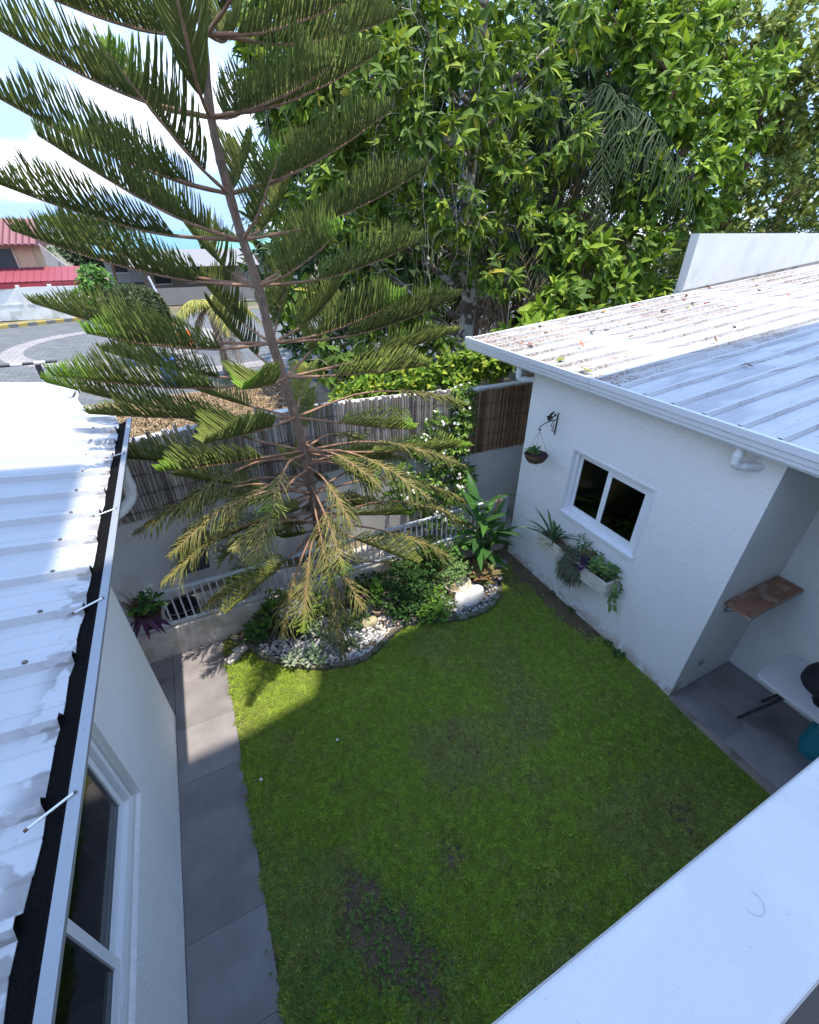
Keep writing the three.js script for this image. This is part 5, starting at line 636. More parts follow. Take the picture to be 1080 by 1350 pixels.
  for (const [x, z, s] of [[3.97, -2.30, 1], [3.98, -2.95, 0.8], [3.96, -2.12, 1.2], [3.99, -3.35, 0.6]]) { const t = thing('wall_weed', 'small weed sprouting at the foot of the annex wall', 'weed', [x, 0, z], 0, 'weeds along the annex wall'); straps(t, [0, 0.02, 0], 12, 0.07 * s, 0.4, [[0.07, 0.17, 0.03], [0.04, 0.1, 0.02]], R, 0.9, 0.3); part('stem', rod([0, -0.01, 0], [0, 0.05, 0], 0.003, 4), barkDark, t); }
  // straw on the vacant lot beyond the wall
  const dl = []; for (let i = 0; i < 9000; i++) dl.push([-4.2 + 7.5 * R(), -16 + 5 * R(), 0.05 + 0.06 * R(), mul(mixc([0.25, 0.165, 0.085], [0.38, 0.27, 0.15], R()), 0.7 + 0.5 * R())]);
  const dm = shade(new THREE.InstancedMesh(gs[1], M([1, 1, 1], 0.95, { side: THREE.DoubleSide }), dl.length)), q = new THREE.Quaternion(), e = new THREE.Euler(), c = new THREE.Color(); dl.forEach(([x, z, s, col], i) => { dm.setMatrixAt(i, _m.compose(V(x, -0.03, z), q.setFromEuler(e.set(0, R() * 6.28, 0)), V(s * 1.6, s * 2.4, s * 1.6))); dm.setColorAt(i, c.setRGB(...col)); }); dm.name = 'dry_grass'; dm.userData = { kind: 'stuff', label: 'dry straw grass on the vacant lot' }; scene.add(dm);
}
// ---------------------------------------------------------------- things on and about the annex
{
  const R = rng(901);
  // fallen leaves on the annex roof
  const lg = [leafGeo(0.5, 0.35, 0.5, 91), leafGeo(0.45, -0.3, 0.4, 92), leafGeo(0.55, 0.6, 0.6, 93)], lms = [[0.30, 0.07, 0.025], [0.20, 0.045, 0.02], [0.42, 0.12, 0.04], [0.13, 0.07, 0.04]].map(c => M(c, 0.8, { side: THREE.DoubleSide })), ly = M([0.62, 0.36, 0.03], 0.7, { side: THREE.DoubleSide }), lgr = M([0.20, 0.22, 0.03], 0.8, { side: THREE.DoubleSide });
  const put = (x, z, mat, s) => { const m = single('fallen_leaf', mat === ly ? 'yellow fallen leaf on the ribbed annex roof' : mat === lgr ? 'olive fallen leaf on the ribbed annex roof' : 'red-brown fallen leaf on the ribbed annex roof', 'leaf', lg[Math.floor(R() * 3)], mat, 'fallen leaves on the annex roof'); m.position.set(x, 3.165 + 0.085 * (x - 3.845) + 0.018 + 0.012 * R(), z); m.rotation.set((R() - 0.5) * 0.5, R() * 6.28, (R() - 0.5) * 0.6); m.scale.setScalar(s); };
  for (let k = 0; k < 30; k++) { const x = 3.95 + 6.0 * Math.pow(R(), 1.3), z = -5.72 + 1.5 * Math.pow(R(), 1.5); put(x, z, lms[Math.floor(R() * 4)], 0.07 + 0.07 * R()); }
  put(6.45, -4.55, ly, 0.13); put(6.1, -5.55, ly, 0.14); put(6.4, -5.62, ly, 0.12); put(4.1, -4.05, lgr, 0.18); put(4.0, -3.5, lgr, 0.15); put(7.4, -4.9, lgr, 0.13);
  for (const [x, z] of [[5.9, -3.4], [6.7, -3.75], [5.3, -2.6], [7.6, -3.1]]) put(x, z, lms[3], 0.10);
  { // fine litter caught between the far ribs
    const q = [], g = leafGeo(0.5, 0.3, 0.4, 94); for (let k = 0; k < 1500; k++) { const rib = Math.floor(R() * 4), z = -5.72 + rib * 0.3 + 0.12 + 0.12 * R() * (R() < 0.5 ? 1 : 0.5), x = 3.95 + 9 * R(); if (fbm(x * 1.2, rib, 3, 3) < 0.44) continue; const s = 0.012 + 0.022 * R(); q.push([x, z, s, R()]); }
    const m = shade(new THREE.InstancedMesh(g, M([1, 1, 1], 0.9, { side: THREE.DoubleSide }), q.length)), e = new THREE.Euler(), qq = new THREE.Quaternion(), c = new THREE.Color(); q.forEach(([x, z, s, r], i) => { m.setMatrixAt(i, _m.compose(V(x, 3.172 + 0.085 * (x - 3.845), z), qq.setFromEuler(e.set((r - 0.5) * 0.6, r * 40, 0.1)), V(s, s, s))); m.setColorAt(i, c.setRGB(...mul(mixc([0.20, 0.075, 0.04], [0.10, 0.06, 0.04], r), 0.7 + 0.6 * R()))); }); m.name = 'roof_litter'; m.userData = { kind: 'stuff', label: 'fine brown leaf litter between the roof ribs' }; scene.add(m);
  }
  // wall bracket with a bird, and the basket hanging from it
  const br = thing('wall_bracket', 'black wrought iron bracket with a little bird on the annex wall', 'bracket', [4.03, 2.30, -3.93]);
  part('wall_bar', rbox(-0.012, 0, 0, 0.29, -0.008, 0.008, 0.003), darkIron, br);
  part('arm', [tube([[-0.008, 0.20, 0], [-0.10, 0.20, 0], [-0.2, 0.185, 0], [-0.27, 0.15, 0], [-0.285, 0.115, 0], [-0.265, 0.10, 0], [-0.25, 0.118, 0]], 0.006, 40, 6)], darkIron, br);
  part('scroll', [tube([[-0.008, 0.06, 0], [-0.05, 0.05, 0], [-0.065, 0.075, 0], [-0.05, 0.095, 0], [-0.035, 0.08, 0]], 0.005, 24, 6)], darkIron, br); part('scroll', [tube([[-0.06, 0.195, 0], [-0.09, 0.14, 0], [-0.07, 0.11, 0], [-0.045, 0.12, 0], [-0.05, 0.145, 0]], 0.005, 24, 6)], darkIron, br);
  const bird = part('bird', [norm(new THREE.SphereGeometry(0.03, 14, 10).scale(1.5, 0.85, 0.7)).rotateZ(0.35).translate(-0.13, 0.235, 0), norm(new THREE.SphereGeometry(0.016, 10, 8)).translate(-0.17, 0.262, 0), norm(new THREE.ConeGeometry(0.006, 0.02, 8)).rotateZ(Math.PI / 2).translate(-0.192, 0.263, 0)], darkIron, br); part('tail', norm(new THREE.ConeGeometry(0.022, 0.075, 8).scale(1, 1, 0.35)).rotateZ(2.2).translate(-0.075, 0.252, 0), darkIron, bird); part('wing', extr(poly([[0, 0], [0.05, 0.03], [0.075, 0.075], [0.02, 0.06], [-0.015, 0.02]]), 0.005).translate(-0.13, 0.24, -0.02), darkIron, bird);
  const hb = thing('hanging_basket', 'round coir hanging basket with green and purple plants under the bird bracket', 'hanging basket', [3.765, 1.95, -3.93]);
  part('liner', lathe([[0.001, 0], [0.06, 0.005], [0.11, 0.035], [0.14, 0.085], [0.148, 0.115], [0.135, 0.115], [0.12, 0.07], [0.001, 0.06]], 28), M([0.16, 0.095, 0.055], 1, { bumpMap: stuccoBump, bumpScale: 0.02 }), hb);
  for (let k = 0; k < 6; k++) { const a = k * 1.047; part('wire_rib', tube([[0.02 * Math.cos(a), -0.004, 0.02 * Math.sin(a)], [0.09 * Math.cos(a), 0.016, 0.09 * Math.sin(a)], [0.145 * Math.cos(a), 0.085, 0.145 * Math.sin(a)], [0.152 * Math.cos(a), 0.12, 0.152 * Math.sin(a)]], 0.003, 14, 5), darkIron, hb); }
  part('wire_rim', norm(new THREE.TorusGeometry(0.151, 0.004, 6, 32).rotateX(Math.PI / 2).translate(0, 0.118, 0)), darkIron, hb);
  for (let k = 0; k < 3; k++) { const a = k * 2.094 + 0.4; part('chain', rod([0.151 * Math.cos(a), 0.118, 0.151 * Math.sin(a)], [0, 0.44, 0], 0.0022, 4), darkIron, hb); } part('hook', tube([[0, 0.44, 0], [0.012, 0.455, 0], [0, 0.47, 0], [-0.01, 0.46, 0]], 0.003, 14, 5), darkIron, hb);
  for (let k = 0; k < 7; k++) { const a = k * 2.4, r = 0.03 + 0.05 * R(); straps(hb, [r * Math.cos(a) - 0.02, 0.11 + 0.08 * R(), r * Math.sin(a) - 0.04], 8, 0.065, 0.55, [[0.05, 0.13, 0.025], [0.08, 0.18, 0.035], [0.03, 0.08, 0.02]], R, 0.8, 0.2); }
  for (let k = 0; k < 4; k++) straps(hb, [0.03 + 0.05 * (R() - 0.5), 0.11, 0.06 + 0.08 * (R() - 0.5)], 8, 0.07, 0.34, [[0.07, 0.025, 0.07], [0.04, 0.02, 0.045]], R, 0.6, 0.3, 'purple_leaf');
  // two window boxes
  const wood = M([1, 1, 1], 0.8, { map: tex(256, 0.6, (u, v) => mul(mixc([0.56, 0.50, 0.41], [0.72, 0.67, 0.58], tfbm(u * 0.4, v, 10, 77, 5)), 0.75 + 0.4 * tnoise(u * 8, v * 60, 60, 4))) });
  const plantsBox = (z0, z1, label) => {
    const t = thing('window_box', label, 'window box', [3.80, 0.78, z0], 0, undefined), L = z1 - z0;
    part('front_board', rbox(0, 0.022, 0.005, 0.098, 0, L, 0.006), wood, t); part('front_board', rbox(0.002, 0.022, 0.102, 0.21, 0, L, 0.006), wood, t); part('back_board', rbox(0.20, 0.222, 0, 0.21, 0, L, 0.004), wood, t); part('end_board', rbox(0.022, 0.20, 0, 0.21, 0, 0.02, 0.004), wood, t); part('end_board', rbox(0.022, 0.20, 0, 0.098, L - 0.02, L, 0.004), wood, t); part('end_board', rbox(0.022, 0.20, 0.102, 0.21, L - 0.022, L - 0.002, 0.004), wood, t); part('bottom_board', box(0.02, 0.2, 0.002, 0.02, 0.02, L - 0.02), wood, t); part('potting_soil', rbox(0.023, 0.199, 0.02, 0.165, 0.021, L - 0.024, 0.01), soil, t); return t;
  };
  const b1 = plantsBox(-3.66, -3.06, 'weathered cream window box with sword leaves and trailing grey-green foliage'), b2 = plantsBox(-3.05, -2.45, 'weathered cream window box with purple and yellow-green foliage');
  const on = (label, name, box, pos) => thing(name, label, 'plant', [3.80 + pos[0], 0.78 + pos[1], pos[2]]);
  const sw = on('sword-leaved plant standing in the left window box', 'sword_plant', b1, [0.11, 0.16, -3.50]); straps(sw, [0, 0, 0], 26, 0.46, 0.085, [[0.06, 0.13, 0.035], [0.09, 0.18, 0.05], [0.04, 0.10, 0.03]], R, 1.15, 0.35); straps(sw, [-0.02, 0.0, 0.08], 14, 0.22, 0.07, [[0.10, 0.14, 0.06], [0.2, 0.22, 0.08]], R, 0.5, 0.8);
  { const t = on('feathery grey-green plant trailing down between the two window boxes', 'trailing_plant', b1, [0.08, 0.17, -3.00]), tb = new Tubes(); for (let k = 0; k < 900; k++) { const z = (R() + R() - 1) * 0.17, x = -0.06 + 0.14 * R(), s = V(x, 0.02 * R(), z), out = -0.06 - 0.12 * R(), dn = R() < 0.66 ? -0.10 - 0.26 * R() : 0.06 + 0.12 * R(), e = V(x + out, dn, z + (R() - 0.5) * 0.16), m = s.clone().lerp(e, 0.45).add(V(-0.05, 0.09, 0)), ps = [], rs = [], cs = [], c0 = mul(mixc([0.10, 0.12, 0.07], [0.20, 0.21, 0.13], R()), 0.8 + 0.4 * R()); for (let i = 0; i <= 6; i++) { const u = i / 6; ps.push(s.clone().multiplyScalar((1 - u) * (1 - u)).addScaledVector(m, 2 * u * (1 - u)).addScaledVector(e, u * u)); rs.push(i % 2 ? 0.0042 : 0.0022); cs.push(c0); } tb.add(ps, rs, cs, 4); } const m = part('foliage', tb.geo(), M([1, 1, 1], 0.9, { vertexColors: true }), t); m.userData.kind = 'stuff'; part('stem', rod([0, -0.03, 0], [-0.04, 0.05, 0.02], 0.008, 5), barkDark, t); }
  { const t = on('slender plant with small white flowers leaning towards the window', 'white_flower_plant', b2, [0.12, 0.16, -3.02]); for (const [dx, dz, h] of [[0.03, -0.08, 0.34], [0.05, 0.05, 0.30], [0.0, 0.16, 0.26], [0.06, 0.24, 0.24], [-0.02, -0.02, 0.24]]) { part('stem', tube([[0, 0, 0], [dx * 0.4, h * 0.5, dz * 0.4], [dx, h, dz]], 0.0035, 10, 5), M([0.10, 0.16, 0.05], 0.8), t); for (let k = 0; k < 5; k++) straps(t, [dx * (0.4 + 0.12 * k), h * (0.4 + 0.13 * k), dz * (0.4 + 0.13 * k)], 4, 0.05, 0.5, [[0.07, 0.16, 0.04], [0.11, 0.2, 0.05]], R, 0.4, 0.2); straps(t, [dx, h, dz], 5, 0.035, 0.8, [[0.74, 0.73, 0.70]], R, 0.4, 0.2, 'petal'); } }
  { const t = on('purple-leaved plant in the right window box', 'purple_plant', b2, [0.08, 0.17, -2.86]); for (let k = 0; k < 7; k++) straps(t, [(R() - 0.6) * 0.08, 0.03 * k * 0.6, (R() - 0.5) * 0.16], 9, 0.11, 0.30, [[0.10, 0.035, 0.13], [0.07, 0.025, 0.09], [0.15, 0.06, 0.18]], R, 0.6, 0.35); part('stem', rod([0, -0.03, 0], [0, 0.06, 0], 0.006, 5), barkDark, t); straps(t, [0.03, 0.16, -0.02], 7, 0.09, 0.5, [[0.28, 0.12, 0.06], [0.20, 0.10, 0.05]], R, 0.8, 0.3, 'copper_leaf'); }
  { const t = on('yellow-green variegated vine filling the right window box and trailing off its end', 'variegated_vine', b2, [0.10, 0.17, -2.62]); for (let k = 0; k < 20; k++) straps(t, [(R() - 0.5) * 0.18, 0.02 + 0.16 * R(), (R() - 0.5) * 0.28], 6, 0.085, 0.62, [[0.16, 0.27, 0.06], [0.10, 0.2, 0.05], [0.30, 0.36, 0.10], [0.07, 0.15, 0.04]], R, 0.55, 0.2); for (let k = 0; k < 9; k++) straps(t, [0.02 + 0.03 * R(), 0.04 - 0.045 * k, 0.20 + 0.03 * Math.sin(k)], 4, 0.07, 0.6, [[0.10, 0.2, 0.05], [0.07, 0.15, 0.04], [0.2, 0.28, 0.08]], R, -0.3, 0.25); part('stem', tube([[0, -0.02, 0.08], [0.02, 0.05, 0.15], [0.03, 0.02, 0.20], [0.03, -0.35, 0.20]], 0.004, 16, 5), M([0.14, 0.18, 0.06], 0.8), t); }
  // recess: plywood shelf, folding table, covered dome, gas bottle, wall outlet
  const ply = M([1, 1, 1], 0.75, { map: tex(512, 0.9, (u, v) => { const n = tfbm(u * 0.35, v, 12, 33, 6), st = step(0.55, 0.7, tfbm(u, v, 6, 39, 5)); return mul(mixc(mixc([0.20, 0.095, 0.055], [0.30, 0.155, 0.095], n), [0.40, 0.33, 0.27], st * 0.5), 0.85 + 0.3 * tnoise(u * 6, v * 70, 70, 2)); }) });
  const sh = thing('wall_shelf', 'reddish plywood shelf fixed across the recess wall', 'shelf', [4.17, 1.405, -1.448]); part('board', rbox(0, 0.90, 0.002, 0.03, 0.002, 0.245, 0.003), ply, sh); for (const x of [0.1, 0.8]) { part('bracket', [rbox(x - 0.01, x + 0.01, -0.15, 0.0, 0.002, 0.012, 0.002), rbox(x - 0.01, x + 0.01, -0.012, 0, 0.013, 0.18, 0.002), rod([x, -0.14, 0.01], [x, -0.015, 0.14], 0.005, 5)].slice(0, 1), galv, sh); part('brace', rod([x, -0.14, 0.012], [x, -0.004, 0.15], 0.006, 6), galv, sh); }
  part('front_lip', rbox(0, 0.9, -0.006, 0.026, 0.2452, 0.252, 0.002), M([0.34, 0.26, 0.2], 0.8), sh);
  const ot = thing('wall_outlet', 'small weathered outlet cover low on the recess wall', 'outlet', [4.36, 0.42, -1.447]); part('plate', rbox(-0.05, 0.05, -0.035, 0.035, 0, 0.012, 0.006), M([0.45, 0.44, 0.42], 0.5), ot); part('flap', rbox(-0.035, 0.035, -0.022, 0.022, 0.0122, 0.02, 0.004), M([0.36, 0.35, 0.34], 0.5), ot);
  const tb = thing('folding_table', 'white plastic folding table with dark tubular legs in the recess', 'table', [4.38, 0.022, -0.99]);
  { const s = new THREE.Shape(), w = 0.6, l = 1.8, r = 0.07; s.moveTo(r, 0); s.lineTo(w - r, 0); s.quadraticCurveTo(w, 0, w, r); s.lineTo(w, l - r); s.quadraticCurveTo(w, l, w - r, l); s.lineTo(r, l); s.quadraticCurveTo(0, l, 0, l - r); s.lineTo(0, r); s.quadraticCurveTo(0, 0, r, 0); part('table_top', uvm(extr(s, 0.03, { bevelEnabled: true, bevelThickness: 0.008, bevelSize: 0.008, bevelSegments: 3 }).rotateX(Math.PI / 2).translate(0, 0.72, 0)), M([1, 1, 1], 0.55, { map: tex(256, 1, (u, v) => mul([0.60, 0.575, 0.57], 0.9 + 0.16 * tfbm(u, v, 8, 53, 5))), bumpMap: stuccoBump, bumpScale: 0.001 }), tb); }
  const legM = M([0.03, 0.03, 0.032], 0.45);
  for (const [zt, zb] of [[0.28, 0.06], [1.52, 1.74]]) for (const x of [0.08, 0.52]) part('leg', rod([x, 0, zb], [x, 0.67, zt], 0.015, 10), legM, tb);
  for (const [zt, zb] of [[0.28, 0.06], [1.52, 1.74]]) { part('cross_bar', rod([0.08, 0.42, lerp(zb, zt, 0.42 / 0.67)], [0.52, 0.42, lerp(zb, zt, 0.42 / 0.67)], 0.011, 8), legM, tb); part('strut', rod([0.30, 0.42, lerp(zb, zt, 0.63)], [0.30, 0.67, zt + (zt < 1 ? 0.22 : -0.22)], 0.009, 8), legM, tb); }
  const cv = thing('covered_dome', 'black fabric cover over a domed cooker on the white folding table', 'cooker cover', [4.84, 0.745, -0.55]);
  { const g = new THREE.SphereGeometry(0.24, 40, 24, 0, 6.2832, 0, 1.75), p = g.attributes.position; for (let i = 0; i < p.count; i++) { const x = p.getX(i), y = p.getY(i), z = p.getZ(i), k = 1 + 0.07 * (fbm(x * 6, y * 9, z * 6, 4) - 0.5) * (1.6 - y); p.setXYZ(i, x * k, Math.max(0, (y + 0.045) * 0.95), z * k * 1.05); } g.computeVertexNormals(); part('cover', norm(g), M([0.011, 0.011, 0.016], 0.65, { bumpMap: stuccoBump, bumpScale: 0.003 }), cv); part('flap', extr(poly([[-0.26, -0.05], [-0.33, 0.0], [-0.34, 0.09], [-0.28, 0.17], [-0.18, 0.22], [-0.20, 0.14], [-0.23, 0.05]]), 0.012).rotateX(Math.PI / 2).translate(0, 0.022, 0), M([0.012, 0.012, 0.017], 0.65), cv); }
  const gb = thing('gas_bottle', 'teal gas bottle standing under the folding table', 'gas bottle', [4.74, 0.026, -0.36]);
  const teal = M([0.018, 0.20, 0.24], 0.4); part('body', lathe([[0.001, 0.02], [0.10, 0.02], [0.13, 0.05], [0.145, 0.10], [0.145, 0.34], [0.13, 0.39], [0.09, 0.43], [0.04, 0.445], [0.001, 0.447]], 32), teal, gb); part('foot_ring', lathe([[0.105, 0], [0.115, 0], [0.115, 0.05], [0.105, 0.05]], 28), teal, gb); part('collar', norm(new THREE.CylinderGeometry(0.075, 0.075, 0.11, 24, 1, true, 0.4, 5.2).translate(0, 0.475, 0)), M([0.018, 0.20, 0.24], 0.4, { side: THREE.DoubleSide }), gb); part('valve', lathe([[0.001, 0.44], [0.02, 0.44], [0.02, 0.48], [0.028, 0.485], [0.028, 0.505], [0.001, 0.51]], 14), M([0.40, 0.30, 0.12], 0.35, { metalness: 0.8 }), gb);
}
// ---------------------------------------------------------------- the street and houses beyond
{
  const R = rng(1001), small = [leafGeo(0.55, 0.2, 0.3, 141), leafGeo(0.5, 0.35, 0.3, 142)];
  const peach = M([0.62, 0.40, 0.26], 0.9, { map: stuccoMap }), redTile = M([0.21, 0.085, 0.085], 0.8), redMetal = M([0.22, 0.035, 0.05], 0.6), dark = M([0.03, 0.03, 0.035], 0.4);
  const h = thing('red_roof_house', 'peach house with red tiled roof and red lean-to behind the white perimeter wall', 'house', [-7.0, 0, -38.6]);
  part('wall', box(-10, -0.2, 0, 4.0, -5, 0), peach, h);
  { const roof = part('roof', uvm(extr(poly([[-0.5, 3.88], [2.4, 5.22], [5.4, 3.88]]), 10.85).rotateY(Math.PI / 2).translate(-10.6, 0, 0)), redTile, h), sl = Math.atan2(1.34, 2.9);
    const tg = norm(new THREE.CylinderGeometry(0.15, 0.17, 0.42, 7, 1, false, -Math.PI / 2, Math.PI)).rotateX(-Math.PI / 2 + 0.06);
    for (let r = 0; r < 8; r++) for (let k = 0; k < 14; k++) { const m = part('roof_tile', tg, redTile, roof), d = 0.2 + r * 0.38; m.position.set(0.1 - k * 0.33, 3.90 + Math.sin(sl) * d, 0.5 - Math.cos(sl) * d); m.rotation.x = sl; }
    part('ridge', rod([-10.6, 5.24, -2.4], [0.25, 5.24, -2.4], 0.12, 10), redTile, roof); }
  part('window', box(-2.6, -1.15, 2.75, 3.75, 0.001, 0.05), dark, h); part('window_frame', box(-1.15, -1.05, 2.7, 3.8, 0.002, 0.07), M([0.5, 0.35, 0.25], 0.8), h);
  part('side_wall', uvm(extr(poly([[0.25, 0], [1.35, 0], [1.35, 2.7], [0.25, 4.0]]), 0.2).translate(0, 0, -0.6)), concrete, h);
  const lt = part('lean_to_roof', box(-10, 2.2, -0.04, 0.04, -1.9, 0).rotateX(0.36).translate(0, 2.05, 1.75), redMetal, h); for (let k = 0; k < 18; k++) part('roof_rib', box(-0.02, 0.02, 0.04, 0.075, -1.9, 0).rotateX(0.36).translate(2.1 - k * 0.35, 2.05, 1.75), redMetal, lt); part('fascia', box(-10, 2.2, 1.75, 2.0, 1.74, 1.80), M([0.30, 0.03, 0.04], 0.5), h);
  const pw = thing('perimeter_wall', 'long white panelled perimeter wall in front of the red roofed house', 'wall', [-5.1, 0, -36.4], -0.12);
  const wp = M([1, 1, 1], 0.9, { map: tex(256, 2.2, (u, v) => { const s = step(0.52, 0.68, tfbm(u, v, 6, 61, 5)); return mul(mixc([0.70, 0.69, 0.66], [0.42, 0.40, 0.36], s * 0.6), 0.85 + 0.3 * tfbm(u, v, 5, 66, 5)); }) });
  for (let k = 0; k < 7; k++) { part('panel', box(-1.62 * (k + 1) + 0.16, -1.62 * k, 0, 1.8, -0.1, 0), wp, pw); part('pillar', rbox(-1.62 * (k + 1) - 0.01, -1.62 * (k + 1) + 0.17, 0, 1.92, -0.14, 0.05, 0.01), wp, pw); part('panel_rail', box(-1.62 * (k + 1) + 0.17, -1.62 * k - 0.01, 0.85, 0.93, 0.001, 0.02), wp, pw); }
  const leafy = (name, label, pos, H, blobs, per, len, cols, seed, tr = 0.09) => { const r = rng(seed), t = thing(name, label, 'tree', pos), F = new Foliage(), bl = blobs.map(([x, y, z, q]) => [x + pos[0], y, z + pos[2], q]); limbs(t, [V(pos[0], -0.1, pos[2]), V(pos[0] + 0.05, H * 0.4, pos[2]), V(pos[0], H * 0.8, pos[2])], tr, tr * 0.4, bl, barkDark, r, V(...pos)); fillBlobs(F, bl, r, per, 7, len, tones(cols), 1, 0.3); F.build(t, small, leafCrown); };
  leafy('papaya_tree', 'bright green small tree at the end of the white perimeter wall', [-4.3, 0, -34.5], 2.4, [[0, 2.2, 0, 0.7], [0.7, 1.6, 0, 0.6], [-0.4, 1.4, 0.2, 0.5], [0.4, 2.5, 0.1, 0.5], [0.9, 2.3, 0, 0.5], [0.3, 1.0, 0.2, 0.5]], 90, 0.30, [[0.12, 0.25, 0.04], [0.08, 0.18, 0.03], [0.16, 0.30, 0.05]], 1101);
  leafy('feathery_tree', 'pale thin feathery tree rising beside the red roof', [-3.6, 0, -44], 6, [[0, 5.2, 0, 0.9], [-0.9, 5.8, 0, 0.7], [0.8, 5.6, 0, 0.9], [0.2, 6.4, 0, 0.7], [1.5, 4.8, 0, 0.8], [-0.6, 4.6, 0, 0.8], [2.2, 5.4, 0, 0.6], [2.4, 4.4, 0, 0.8]], 42, 0.22, [[0.24, 0.33, 0.20], [0.17, 0.26, 0.14]], 1102, 0.12);
  // clipped round tree by the street
  { const r = rng(1103), t = thing('round_topiary', 'big clipped round olive-green topiary beside the paved street', 'topiary', [-1.52, 0, -22]), F = new Foliage(); part('trunk', rod([0, -0.1, 0], [0.03, 1.3, 0], 0.12, 8, 0.09), barkDark, t); for (let k = 0; k < 5200; k++) { const D = onSphere(r), q = 1.0 + 0.22 * (fbm(D.x * 5, D.y * 5, D.z * 5, 3) - 0.5) + 0.09 * r(); F.leaf(V(-1.52 + D.x * 1.12 * q, 1.72 + D.y * 1.0 * q, -22 + D.z * 1.12 * q), V(D.x + r() - 0.5, D.y + r() - 0.5, D.z + r() - 0.5), D, 0.15, mul([0.075, 0.10, 0.035], 0.5 + 0.9 * r())); } F.build(t, small, leafCrown, 'crown'); part('inner_twigs', norm(new THREE.IcosahedronGeometry(0.82, 3)).scale(1.1, 1, 1.1).translate(0, 1.72, 0), M([0.075, 0.10, 0.035], 1), t); }
  const bh = (name, label, pos, w, d, hh, rise, wall, roof) => { const t = thing(name, label, 'house', pos); part('wall', box(-w / 2, w / 2, 0, hh, -d, 0), wall, t); part('roof', uvm(extr(poly([[-d - 0.4, 0], [0.4, 0], [-d / 2, rise]]), w + 0.8).rotateY(Math.PI / 2).translate(-w / 2 - 0.4, hh, -0.0)), roof, t); for (let k = 0; k < Math.floor(w / 2.4); k++) { const f = part('window', box(-w / 2 + 0.8 + k * 2.4, -w / 2 + 2.0 + k * 2.4, 1.0, 2.2, 0.001, 0.04), dark, t); part('window_frame', box(-w / 2 + 0.72 + k * 2.4, -w / 2 + 2.08 + k * 2.4, 0.9, 0.99, 0.002, 0.08), frameWhite, f); } return t; };
  bh('blue_roof_house', 'distant low house with a pale blue metal roof', [-1.2, 0, -62], 9, 7, 2.9, 1.9, M([0.4, 0.38, 0.34], 0.9), M([0.20, 0.45, 0.58], 0.5, { map: metalMap }));
  bh('cream_house', 'distant cream house with a grey roof behind the topiary', [2.2, 0, -46], 8, 6, 2.5, 1.0, M([0.36, 0.30, 0.24], 0.9), M([0.20, 0.19, 0.185], 0.9));
  bh('cream_house', 'distant white walled house with a green roof far behind the pine', [9.5, 0, -58], 9, 6, 2.8, 1.4, M([0.66, 0.64, 0.6], 0.9), M([0.10, 0.26, 0.20], 0.6));
  single('street_wall', 'low cream street wall behind the topiary', 'wall', [rbox(-1.5, 9, 0, 1.15, -40.1, -39.9, 0.02)], M([0.40, 0.35, 0.29], 0.9, { map: stuccoMap }));
  // barrier with striped boom, raised striped boom, cones, drum
  const bs = M([0.75, 0.75, 0.73], 0.5), bk = M([0.03, 0.03, 0.03], 0.5), rd = M([0.55, 0.04, 0.03], 0.5), og = M([0.75, 0.16, 0.02], 0.5);
  const bm = thing('boom_barrier', 'black and white striped boom barrier across the paved street', 'barrier', [-4.38, 0, -18]); part('post', rbox(-0.07, 0.07, 0, 0.55, -0.07, 0.07, 0.01), bs, bm); part('post', rbox(-0.07, 0.07, 0.55, 1.0, -0.07, 0.07, 0.01), bk, bm, 'black upper half of the post'); for (let k = 0; k < 14; k++) part('boom_segment', rod([0.55 - k * 0.3, 1.07, 0.1], [0.25 - k * 0.3, 1.07 + 0.004, 0.1], 0.045, 8), k % 2 ? bs : bk, bm);
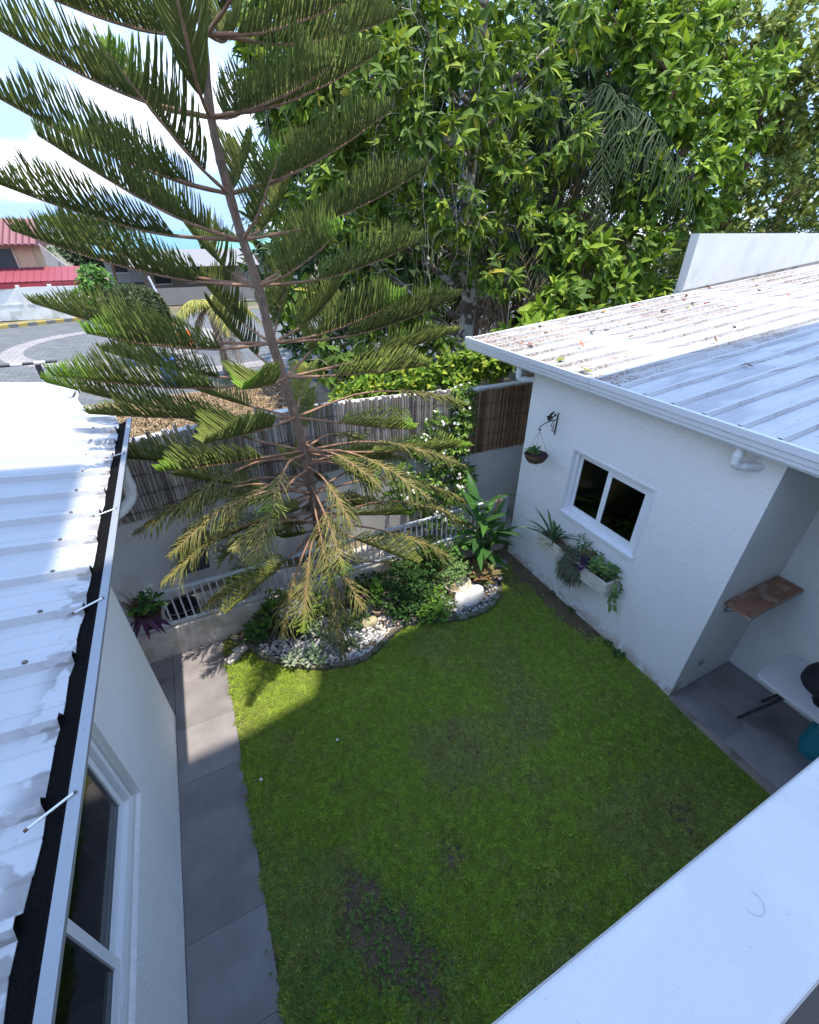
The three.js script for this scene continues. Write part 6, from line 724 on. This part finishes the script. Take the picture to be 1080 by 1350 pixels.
  const rb = thing('raised_boom', 'white pole with red and orange base standing beside the topiary', 'pole', [-0.2, 0, -25]); for (let k = 0; k < 8; k++) part('pole_segment', rod([-k * 0.07, 0.5 + k * 0.3, 0], [-(k + 1) * 0.07, 0.5 + (k + 1) * 0.3, 0], 0.045, 8), k < 2 ? rd : bs, rb); part('base', rbox(-0.14, 0.14, 0, 0.5, -0.12, 0.12, 0.02), og, rb);
  const dr = thing('blue_drum', 'blue plastic drum standing on the street side of the dry lot', 'drum', [-0.72, 0, -17.4]); part('body', lathe([[0.001, 0], [0.27, 0], [0.29, 0.04], [0.29, 0.28], [0.275, 0.30], [0.29, 0.32], [0.29, 0.58], [0.275, 0.6], [0.29, 0.62], [0.29, 0.84], [0.27, 0.88], [0.001, 0.88]], 24), M([0.03, 0.11, 0.34], 0.5), dr); part('lid', lathe([[0.001, 0.881], [0.26, 0.881], [0.27, 0.9], [0.26, 0.915], [0.001, 0.92]], 24), M([0.02, 0.10, 0.42], 0.4), dr);
  const cn = thing('traffic_cone', 'orange traffic cone by the raised pole', 'traffic cone', [0.25, 0, -24.2]); part('cone', norm(new THREE.CylinderGeometry(0.03, 0.16, 0.7, 18).translate(0, 0.37, 0)), og, cn); part('foot', rbox(-0.2, 0.2, 0, 0.03, -0.2, 0.2, 0.01), og, cn);
  // far trees along the skyline, left of the garden trees
  [[-16, -80, 5, 2.6], [-9, -88, 6, 3], [-3, -84, 5, 2.6], [3.5, -74, 4.5, 2.2], [8, -88, 6, 3], [14, -76, 6, 2.8], [20, -70, 7, 3], [6, -66, 5, 2], [28, -60, 7, 3], [36, -50, 7, 3], [-24, -90, 6, 3]].forEach(([x, z, H, r], i) => leafy('distant_tree', 'rounded tree far off along the skyline', [x, 0, z], H, [[0, H * 0.55, 0, r], [r * 0.7, H * 0.42, 0, r * 0.7], [-r * 0.7, H * 0.42, 0, r * 0.75], [0, H * 0.3, 0.3, r * 0.8]], 40, 0.6, [[0.10, 0.15, 0.06], [0.07, 0.11, 0.045], [0.14, 0.19, 0.08]], 1200 + i, 0.2));
  scene.children.filter(o => /^distant_tree/.test(o.name)).forEach(o => { o.userData.group = 'trees along the skyline'; });
}
renderer.render(scene, camera);
